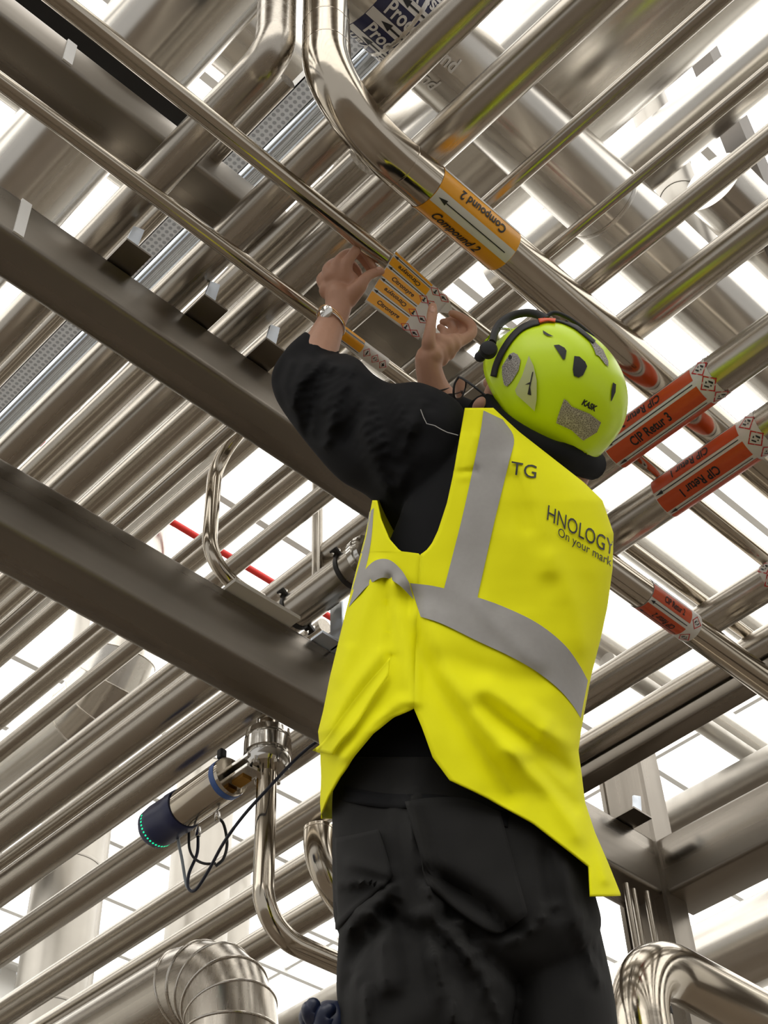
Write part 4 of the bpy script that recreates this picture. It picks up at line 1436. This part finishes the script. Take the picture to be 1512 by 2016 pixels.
# ---- bracelet and watch
wc = (L3(655, 628, 2.932))
wt = nrm(wristL - L3(648, 645, 2.92))
u_ = nrm(np.cross(wt, CF))
v_ = np.cross(wt, u_)
for k, off in enumerate((0.0, 0.004, 0.009)):
    tilt = 0.25 + 0.08 * k
    pts = []
    for i in range(40):
        a = 2 * math.pi * i / 40
        pts.append(wc + wt * (off - 0.012 + tilt * 0.034 * math.cos(a)) + (u_ * math.cos(a) + v_ * math.sin(a)) * 0.0335)
    br_ = MB().tube(pts, 0.0013, 8, closed=True).build('bracelet', 'gold' if k else 'chrome', person)
watch = MB().lathe(L3(641, 614, 2.905) - u_ * 0.004, nrm(-CF - 0.5 * CX + .3 * CU), [(0, .012), (0, .014), (.006, .014), (.008, .011)], 24).build('watch', 'chrome', person)
# cord on the right wrist
pts = []
wt2 = nrm(wristR - L3(858, 770, 2.915))
u2 = nrm(np.cross(wt2, CF))
v2 = np.cross(wt2, u2)
for i in range(32):
    a = 2 * math.pi * i / 32
    pts.append(L3(856, 768, 2.915) + wt2 * 0.003 * math.cos(a) + (u2 * math.cos(a) + v2 * math.sin(a)) * 0.0325)
MB().tube(pts, 0.0015, 8, closed=True).build('wrist_cord', 'strap_black', person)

# ---- hood / hair, glasses
hm = MB()
ball(hm, H(-.014, 0, .012), (hf, hr, hu), (.098, .0865, .118), 32)
ball(hm, H(-.050, 0, -.075), (hf, hr, hu), (.066, .078, .080), 24)
ball(hm, at_d(1075, 870, 2.76), (CX, CU, CF), (.085, .060, .085), 24)
ball(hm, at_d(1015, 835, 2.75), (CX, CU, CF), (.06, .07, .075), 24)
fuse(hm.build('hood', 'hair_black', person, smooth=0), 0.005, 6, 'hood')
ear = MB()
ball(ear, at_d(943, 797, 2.665), (hf, hr, hu), (.011, .008, .017), 16)
ear.build('ear', 'skin', BODY, smooth=80)
gm = MB()
gd = 2.70
gm.tube(smooth_path([at_d(x, y, d) for x, y, d in ((955, 778, 2.655), (935, 762, 2.66), (915, 748, 2.68), (903, 742, 2.70))], 5), 0.0024, 8)
gm.tube(smooth_path([at_d(x, y, d) for x, y, d in ((903, 742, 2.70), (895, 756, 2.70), (893, 775, 2.70), (897, 785, 2.71), (908, 783, 2.74), (915, 766, 2.76), (916, 750, 2.75), (903, 742, 2.70))], 5), 0.0021, 8)
gl_ = gm.build('glasses', 'strap_black', person)
MB().add([at_d(x, y, d) for x, y, d in ((903, 742, 2.70), (895, 756, 2.70), (893, 775, 2.70), (897, 785, 2.71), (908, 783, 2.74), (915, 766, 2.76), (916, 750, 2.75))], [tuple(range(7))]).build('lens', 'clear_plastic', gl_, smooth=0)

# ---- helmet
HA, HB, HCc = 0.150, 0.121, 0.128            # half length, half width, height of the shell
HO = (-.006, 0.0, .030)                      # middle of the shell in head axes


def shell(phi, psi, k=1.0):
    a = math.cos(phi) * math.sin(psi)
    b = math.sin(phi) * math.sin(psi)
    c = math.cos(psi)
    f_ = HA * a
    if psi > math.pi / 2:
        w_ = 1.0 - 0.45 * (1.0 - math.sin(psi))
        f_, b = HA * math.cos(phi) * w_, math.sin(phi) * w_
    return H(HO[0] + f_ * k, HO[1] + HB * b * k, HO[2] + HCc * c * k)


def rim(phi):
    d = abs(math.degrees(phi)) % 360
    d = d if d <= 180 else 360 - d
    return math.radians(ip(d, (0, 30, 60, 90, 120, 145, 162, 174, 180), (102, 104, 115, 127, 129, 118, 112, 132, 139)))


NPH, NPS = 96, 26
vs, fs = [H(HO[0], 0, HO[2] + HCc)], []
for j in range(1, NPS + 1):
    for i in range(NPH):
        phi = 2 * math.pi * i / NPH
        vs.append(shell(phi, rim(phi) * j / NPS, 1.0 + (0.012 if j == NPS else 0.0)))
for i in range(NPH):
    fs.append((0, 1 + i, 1 + (i + 1) % NPH))
for j in range(NPS - 1):
    for i in range(NPH):
        a, b = 1 + j * NPH + i, 1 + j * NPH + (i + 1) % NPH
        fs.append((a, a + NPH, b + NPH, b))
helmet = MB().add(vs, fs).build('helmet', 'helmet_lime', person, smooth=60, solidify=0.004)
helmet.modifiers['thickness'].offset = 1


from mathutils.bvhtree import BVHTree
HTREE = BVHTree.FromPolygons([Vector(v) for v in vs], fs)
HMID = H(*HO)


def on_helmet(x, y, lift=0.0):
    """where the pixel's ray meets the helmet shell"""
    d = Vector(ray(x, y)).normalized()
    h = HTREE.ray_cast(Vector(CAM), d)
    if h[0] is None:
        h = HTREE.find_nearest(Vector(CAM) + d * (Vector(HMID) - Vector(CAM)).dot(d))
    p = np.array(h[0])
    return p + nrm(p - HMID) * lift


def decal(pts, mat, name, lift=0.0022, parent=None, n=8):
    """filled outline laid on the shell: rings from the outline to its middle"""
    P = np.array(pts, float)
    c = P.mean(0)
    vs, fs = [], []
    N = len(P)
    for j in range(n):
        for p in P:
            q = p + (c - p) * j / n
            vs.append(on_helmet(q[0], q[1], lift))
    vs.append(on_helmet(c[0], c[1], lift))
    for j in range(n - 1):
        for i in range(N):
            k = (i + 1) % N
            fs.append((j * N + i, j * N + k, (j + 1) * N + k, (j + 1) * N + i))
    for i in range(N):
        fs.append(((n - 1) * N + i, (n - 1) * N + (i + 1) % N, n * N))
    return MB().add(vs, fs).build(name, mat, parent or helmet, smooth=60)


def dense(pts, k=4):
    P = [np.array(p, float) for p in pts]
    out = []
    for i in range(len(P)):
        a, b = P[i], P[(i + 1) % len(P)]
        out += [a + (b - a) * j / k for j in range(k)]
    return out


for v in ([(1090, 681), (1100, 680), (1111, 686), (1115, 692), (1112, 708), (1108, 709), (1100, 696)], [(1130, 702), (1140, 703), (1151, 713), (1155, 722), (1147, 739), (1138, 744), (1129, 740), (1127, 728)],
          [(1205, 753), (1211, 757), (1210, 772), (1203, 788), (1201, 790), (1202, 770)], [(1069, 652), (1080, 659), (1090, 664), (1078, 663), (1070, 658)]):
    decal(dense(v), 'black_rubber', 'vent', 0.0022)
decal(dense([(1110, 785), (1116, 789), (1125, 800), (1140, 806), (1160, 814), (1182, 831), (1174, 850), (1148, 866), (1142, 862), (1125, 846), (1095, 832), (1097, 822)]), 'reflex_film', 'reflex_patch')
decal(dense([(1005, 698), (1012, 695), (1020, 699), (1026, 710), (1022, 730), (1010, 750), (1000, 761), (994, 758), (990, 738), (990, 722)]), 'reflex_film', 'reflex_patch')
decal(dense([(1158, 670), (1170, 674), (1186, 690), (1196, 712), (1196, 722), (1190, 718), (1178, 702), (1172, 700), (1168, 688)]), 'reflex_film', 'reflex_patch')
clip = decal(dense([(1043, 703), (1052, 722), (1058, 750), (1058, 785), (1054, 808), (1040, 795), (1020, 777), (1017, 768), (1030, 742)]), 'helmet_clip', 'side_clip', 0.005)
decal(dense([(1050, 734), (1052, 734), (1045, 768), (1048, 778), (1041, 776), (1045, 757), (1036, 758), (1046, 753)]), 'black_rubber', 'clip_slot', 0.0062, clip, 4)
decal(dense([(1003, 702), (1007, 700), (1010, 704), (1007, 709), (1003, 708)]), 'black_rubber', 'rivet', 0.003)
V, Fs = text_mesh('KASK', 1.0, 0.25, 0.1, bold=0.05)
w = V[:, 0].max() - V[:, 0].min()
pts = []
for a, b in V:
    s = (a - V[:, 0].min()) / w
    pts.append(on_helmet(1145 + 28 * s + 5 * b, 791 + 14.5 * s - 15 * b, 0.0026))
MB().add(pts, Fs).build('lettering', 'ink', helmet, smooth=0)


def strap(pts, wpx, name, mat='strap_black', lift=0.004, parent=None, th=0.002):
    P = [np.array(p, float) for p in smooth_path([np.array(p, float) for p in pts], 6)]
    vs, fs = [], []
    for i, p in enumerate(P):
        t = P[min(i + 1, len(P) - 1)] - P[max(i - 1, 0)]
        n_ = np.array([-t[1], t[0]]) / max(1e-6, np.hypot(*t))
        for s in (-1, -0.4, 0.4, 1):
            q = p + n_ * wpx / 2 * s
            vs.append(on_helmet(q[0], q[1], lift))
    for i in range(len(P) - 1):
        for k in range(3):
            q = i * 4 + k
            fs.append((q, q + 1, q + 5, q + 4))
    return MB().add(vs, fs).build(name, mat, parent or helmet, smooth=80, solidify=th)


strap([(974, 742), (980, 718), (992, 692), (1008, 668), (1026, 650), (1046, 640), (1062, 636)], 11, 'strap')
strap([(1062, 636), (1078, 632), (1094, 634)], 9, 'buckle', 'buckle_red', 0.006)
strap([(1080, 630), (1105, 634), (1130, 645), (1150, 660), (1168, 676)], 7, 'strap')
# goggles pushed up on the helmet front
hd = depth_of(H(.08, 0, .09))
gg = thing('goggles', tuple(at_d(965, 690, 2.70)), 'clear safety goggles with a black strap pushed up on the lime helmet', 'goggles')
loop = smooth_path([at_d(x, y, d) for x, y, d in ((970, 674, 2.70), (974, 655, 2.73), (986, 636, 2.77), (1008, 622, 2.80), (1036, 616, 2.80), (1060, 620, 2.79), (1076, 630, 2.77))], 6)
MB().tube(loop, 0.0055, 10, flat=1.5).build('frame', 'strap_black', gg)
loop = smooth_path([at_d(x, y, d) for x, y, d in ((1072, 626, 2.78), (1090, 616, 2.79), (1115, 624, 2.79), (1142, 642, 2.79), (1168, 664, 2.79))], 6)
MB().tube(loop, 0.0045, 10).build('frame', 'strap_black', gg)
MB().lathe(at_d(961, 692, 2.685), nrm(-CF + .3 * CU), [(0, .010), (0, .016), (.010, .0175), (.018, .014), (.020, .008)], 20).build('pivot', 'strap_black', gg)
MB().lathe(at_d(946, 703, 2.70), nrm(-CF - .3 * CX), [(0, .006), (0, .010), (.008, .010), (.010, .006)], 16).build('pivot', 'strap_black', gg)
vs, fs = [], []
for i in range(9):
    t = i / 8
    for k in range(7):
        s = k / 6
        x = 934 + 14 * s + 46 * t + 10 * math.sin(s * math.pi) * (t - .5)
        y = 706 - 62 * t - 18 * s * (1 - t) - 6 * math.sin(t * math.pi)
        vs.append(at_d(x + 22 * s, y + 4 * s, 2.74 + 0.06 * s - 0.02 * math.sin(t * math.pi)))
for i in range(8):
    for k in range(6):
        q = i * 7 + k
        fs.append((q, q + 1, q + 8, q + 7))
MB().add(vs, fs).build('lens', 'clear_plastic', gg, smooth=80, solidify=0.0015)

# ------------------------------------------------------------------ sticker sheet held to the thin pipe
sh = thing('label_sheet', tuple(at_h(780, 590, TD - 0.05)), 'yellow and white sticker sheet held against the thin pipe by both hands', 'sticker')
# section through the sheet: clings to the pipe at its upper edge, hangs down towards us
def sheet_px(u, v):
    """u 0..1 along the pipe, v 0..1 from the upper edge down; traced corners"""
    a = np.array([779, 494.0]) * (1 - u) + np.array([884, 589.0]) * u
    b = np.array([718, 594.0]) * (1 - u) + np.array([823, 669.0]) * u
    return a * (1 - v) + b * v


def sheet_at(u, v, lift=0.0):
    x, y = sheet_px(u, v)
    # depth from the pipe's underside, coming nearer to the camera below it
    base = depth_of((at_h(*sheet_px(u, 0.2), TD)[0], c1y, CZ + TD)) - c1r - 0.006
    d = base - 0.045 * max(0.0, v - 0.3) + 0.02 * max(0.0, 0.12 - v)
    return at_d(x, y, d - lift)


def sheet_patch(u0, u1, v0, v1, mat, name, lift, nu=10, nv=6, par=sh, thick=None):
    V, Fs = grid2(u0, u1, v0, v1, nu, nv)
    return MB().add([sheet_at(u, v, lift) for u, v in V], Fs).build(name, mat, par, smooth=60, solidify=thick)


paper = sheet_patch(0, 1, 0, 1, 'white_film', 'paper', 0.0, 16, 16, sh, 0.0006)
V = [(1.0, 0.0), (1.18, 0.16), (1.0, 0.32)]
MB().add([sheet_at(u, v, 0.0) for u, v in V], [(0, 1, 2)]).build('paper_tip', 'white_film', sh, smooth=0, solidify=0.0006)
UO = 0.70
for (v0, v1) in ((0.005, 0.045), (0.10, 0.24), (0.31, 0.47), (0.545, 0.70), (0.775, 0.955)):
    sheet_patch(0.01, UO, v0, v1, 'orange_film', 'stripe', 0.0012, 10, 4, paper)
for v0 in (0.072, 0.275, 0.507, 0.737):
    sheet_patch(0.07, UO - 0.01, v0 - 0.007, v0 + 0.007, 'ink', 'arrow_line', 0.0014, 10, 1, paper)
    hd_ = [(0.02, v0), (0.09, v0 - 0.024), (0.09, v0 + 0.024)]
    MB().add([sheet_at(u, v, 0.0016) for u, v in hd_], [(0, 1, 2)]).build('arrow_head', 'ink', paper, smooth=0)
V, Fs = text_mesh('Citronsyre', 1.0, 0.25, 0.2, bold=0.02)
w = V[:, 0].max() - V[:, 0].min()
for v0, t in ((0.17, -1), (0.39, 1), (0.62, -1), (0.865, 1)):
    MB().add([sheet_at(0.36 + t * a / w * 0.40, v0 - t * b * 0.105, 0.0018) for a, b in V], Fs).build('lettering', 'ink', paper, smooth=0)
for i, (x, y) in enumerate(((857, 573), (874, 587), (835, 590), (851, 600), (815, 615), (831, 629), (799, 643), (817, 656))):
    # traced centres turned into sheet coordinates
    A = np.array([[105 - 0, -61], [95, 100]], float)
    best = min(((u_i / 60, v_i / 60) for u_i in range(36, 68) for v_i in range(0, 61)), key=lambda q: float(np.hypot(*(sheet_px(*q) - (x, y)))))
    us, vs_ = 0.092, 0.078
    cu_, cv_ = best
    def q4(a, b):
        return sheet_at(cu_ + a * us, cv_ + b * vs_, 0.0016)
    t = 0.82
    V4 = [(0, -1), (1, 0), (0, 1), (-1, 0)]
    MB().add([q4(*p) for p in V4] + [q4(p[0] * t, p[1] * t) for p in V4], [(k, (k + 1) % 4, 4 + (k + 1) % 4, 4 + k) for k in range(4)]).build('hazard_frame', 'sign_red', paper, smooth=0)
    pol = [(-.1, -.5), (.15, -.45), (.12, .1), (.3, .4), (0, .55), (-.3, .35), (-.1, .1)] if i % 2 == 0 else [(-.5, 0), (-.1, -.3), (.1, -.1), (.5, -.1), (.4, .15), (0, .2), (-.2, .45)]
    MB().add([q4(*p) for p in pol], [tuple(range(7))]).build('pictogram', 'ink', paper, smooth=0)

# ------------------------------------------------------------------ lift platform below the frame that the worker stands on
lp = thing('lift_platform', (pbase[0], pbase[1] - 0.1, 0), 'grey work platform under the feet of the worker', 'platform')
px0, px1, py0, py1 = pbase[0] - 0.45, pbase[0] + 0.45, pbase[1] - 0.35, pbase[1] + 0.75
MB().box((px0, py0, FEETZ - 0.06), (px1, py1, FEETZ)).build('deck', 'beam_x', lp, smooth=0)
for x in (px0 + 0.05, px1 - 0.05):
    for y in (py0 + 0.05, py1 - 0.05):
        MB().box((x - 0.03, y - 0.03, 0.0), (x + 0.03, y + 0.03, FEETZ - 0.06)).build('leg', 'beam_z', lp, smooth=0)
